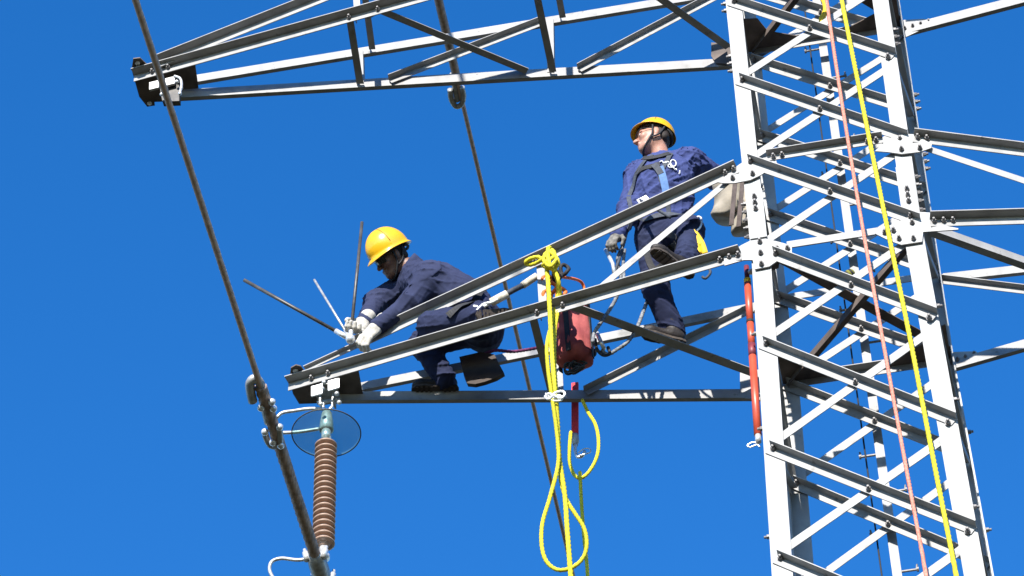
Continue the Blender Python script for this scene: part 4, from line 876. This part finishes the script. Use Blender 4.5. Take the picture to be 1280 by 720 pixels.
# lanyards and ropes of the two men
ln = empty('lanyard', at(640, 368, y=-0.35), 'beige sleeved lanyard running from the crouching man up to the chord', 'lanyard')
def ly(px, y): return [at(a, c, y=y) for a, c in px]
rope('rope_strand', ly([(592, 383), (602, 384), (612, 379), (620, 374)], -0.40), 0.011, 'white_print', ln); rope('rope_strand', ly([(596, 388), (605, 380), (614, 378), (622, 374)], -0.41), 0.009, 'white_print', ln)
MB().tube(ly([(614, 378), (634, 367.5)], -0.39), 0.030, 10).build('sleeve', 'beige_rope', ln, True)
MB().tube(spline(ly([(632, 368), (645, 361), (655, 356)], -0.385), 0.02), 0.020, 10).build('cover', 'strap_grey', ln, True)
MB().tube(spline(ly([(653, 357), (662, 351), (671, 345)], -0.385), 0.02), 0.026, 10).build('sleeve', 'beige_rope', ln, True)
pc = tag(rope('purple_cord', [at(606, 442, y=0.05), at(620, 438, y=.06), at(640, 439.5, y=.1), at(660, 437, y=.15), at(680, 433, y=.2), at(700, 428, y=.25)], 0.011, 'purple_cord'), 'dark purple cord stretched along the back chord beside the crouching man', 'cord')
l1 = empty('work_lanyard', at(775, 330, y=-0.4), 'grey braided lanyard with steel hooks drooping below the standing man', 'lanyard')
rope('rope_strand', ly([(784, 286), (779, 306), (772, 325), (776, 345), (772, 368), (764, 384), (752, 402), (743, 416), (741, 428)], -0.30), 0.0125, 'grey_rope', l1)
rope('rope_strand', [at(820, 345, y=.05), at(812, 368, y=.04), at(804, 390, y=.0), at(796, 410, y=-.05), at(785, 427, y=-.1), at(771, 437, y=-.1), at(760, 443, y=-.1), at(752, 438, y=-.1)], 0.0125, 'grey_rope', l1)
rope('rope_strand', ly([(781, 312), (779, 330), (780, 346), (779, 352)], -0.33), 0.011, 'grey_rope', l1)
MB().tube(ly([(757, 312), (766, 330), (768, 342)], -0.38), 0.014, 8).build('hook', 'bright_metal', l1, True)
MB().tube(ly([(778, 312), (772, 330), (768, 345)], -0.36), 0.012, 8).build('hook', 'strap_grey', l1, True)
MB().tube(ly([(746, 416), (755, 436)], -0.12), 0.015, 8).build('hook', 'bright_metal', l1, True)
MB().tube(spline(ly([(744, 424), (746, 436), (754, 444), (762, 442), (760, 434)], -0.12), 0.01), 0.012, 8).build('hook', 'strap_black', l1, True)
MB().ball(at(741, 441, y=0.05), (0.028, 0.028, 0.036), 8).build('stopper', 'strap_black', l1, True)
rope('rope_strand', ly([(741, 425), (741, 440)], 0.05), 0.008, 'strap_black', l1)
l2 = empty('positioning_strap', at(825, 262, y=-0.5), "grey positioning strap with a steel buckle clipped from the standing man's belt over the chord", 'strap')
MB().tube(spline([at(800, 250, y=-.40), at(812, 257, y=-.50), at(825, 264, y=-.58), at(838, 272, y=-.58)], 0.02), 0.012, 8).build('webbing', 'strap_grey', l2, True)
MB().box(at(804, 250.5, y=-.40), (A3(0.9, 0, 0.45), A3(-0.45, 0, 0.9), A3(0, 1, 0)), (0.075, 0.05, 0.02)).build('buckle', 'bright_metal', l2)
MB().tube(ly([(806, 253), (818, 260)], -.52), 0.012, 8).build('hook', 'bright_metal', l2, True)
l3 = empty('fall_arrester', at(872, 310, y=-0.3), 'yellow webbing pack with a steel carabiner hanging at the standing man\'s hip', 'safety gear')
MB().tube(spline(ly([(867, 287), (869, 273), (876, 272), (876, 282), (869, 290), (867, 287)], -.50), 0.01), 0.008, 8, cap=False).build('carabiner', 'bright_metal', l3, True)
for pts, w, m in (([(866, 288), (871, 298), (876, 308)], 0.024, 'strap_yellow'), ([(869, 292), (877, 304), (882, 318)], 0.022, 'strap_yellow'), ([(871, 306), (873, 318)], 0.026, 'strap_yellow'), ([(864, 296), (869, 308), (872, 322)], 0.012, 'strap_black'), ([(875, 300), (881, 310)], 0.012, 'strap_black')):
    MB().tube(spline(ly(pts, -.50), 0.012), w, 8).build('webbing', m, l3, True)
MB().tube(spline(ly([(875, 322), (882, 330), (888, 340), (882, 348), (878, 346)], -.42), 0.012), 0.010, 8).build('hook', 'strap_grey', l3, True)

# hanger hardware on the upper arm tip, and two slings on the tower body
for x0, y0, w_ in ((192.5, 106, 6), (212.5, 101, 6)):
    MB().prism([at(x0-w_, y0-3, y=-0.10), at(x0+w_, y0-6, y=-0.10), at(x0+w_, y0+3, y=-0.10), at(x0-w_, y0+6, y=-0.10)], A3(0, 0.02, 0)).build('clamp_plate', 'fitting_metal', tower)
b = MB(); b.prism([at(a, c, y=-0.06) for a, c in ((199, 106), (224, 101), (224, 126), (203, 127))], A3(0, 0.05, 0)); b.build('hanger_bracket', 'rod_dark', tower)
for a, c in ((221, 102), (226.5, 110), (202, 118), (225, 117)): MB().ball(at(a, c, y=-0.11), 0.015, 6).build('pin', 'bright_metal', tower, True)
MB().tube(spline([at(a, c, y=-0.11) for a, c in ((218, 95), (225, 98), (227, 106), (225, 116))], 0.01), 0.011, 6).build('shackle', 'bright_metal', tower, True)
sg = tag(MB().tube(spline([at(a, c, y=0.1) for a, c in ((1026, -6), (1031, 4), (1032, 14), (1027, 24), (1029, 30))], 0.015), 0.022, 8).build('sling', 'strap_yellow', None, True), 'short yellow webbing sling inside the tower body beside the pink rope', 'sling')
og = empty('tool_roll', at(1060, 347, y=0.55), 'small olive cloth roll tucked on the tower back bracing', 'tool roll')
r0_, r1_ = at(1054, 348, y=0.55), at(1067, 340, y=0.55); tt = np.linspace(0, 1, 9)
MB().tube([r0_+(r1_-r0_)*t for t in tt], [0.022, 0.033, 0.036, 0.030, 0.037, 0.038, 0.029, 0.034, 0.02], 12).build('cloth', 'olive', og, True)
for t in (0.36, 0.74):
    c_ = r0_+(r1_-r0_)*t; MB().lathe(c_, r1_-r0_, [(0.034, -0.008), (0.036, -0.008), (0.036, 0.008), (0.034, 0.008)], 12, cap=False).build('tie', 'strap_black', og, True)
tw = empty('white_cord', at(690, 494, y=-0.05), 'white cord tied round the yellow rope at the back chord', 'cord')
rope('cord_loop', [at(a, c, y=YH-.05) for a, c in ((681, 496), (686, 492), (694, 495), (701, 498), (706, 493), (703, 489), (694, 491), (686, 499), (681, 496))], 0.008, 'white_print', tw)
rope('cord_loop', [at(a, c, y=YH-.04) for a, c in ((682, 492), (690, 498), (699, 494), (702, 500), (692, 501), (683, 497))], 0.007, 'white_print', tw)
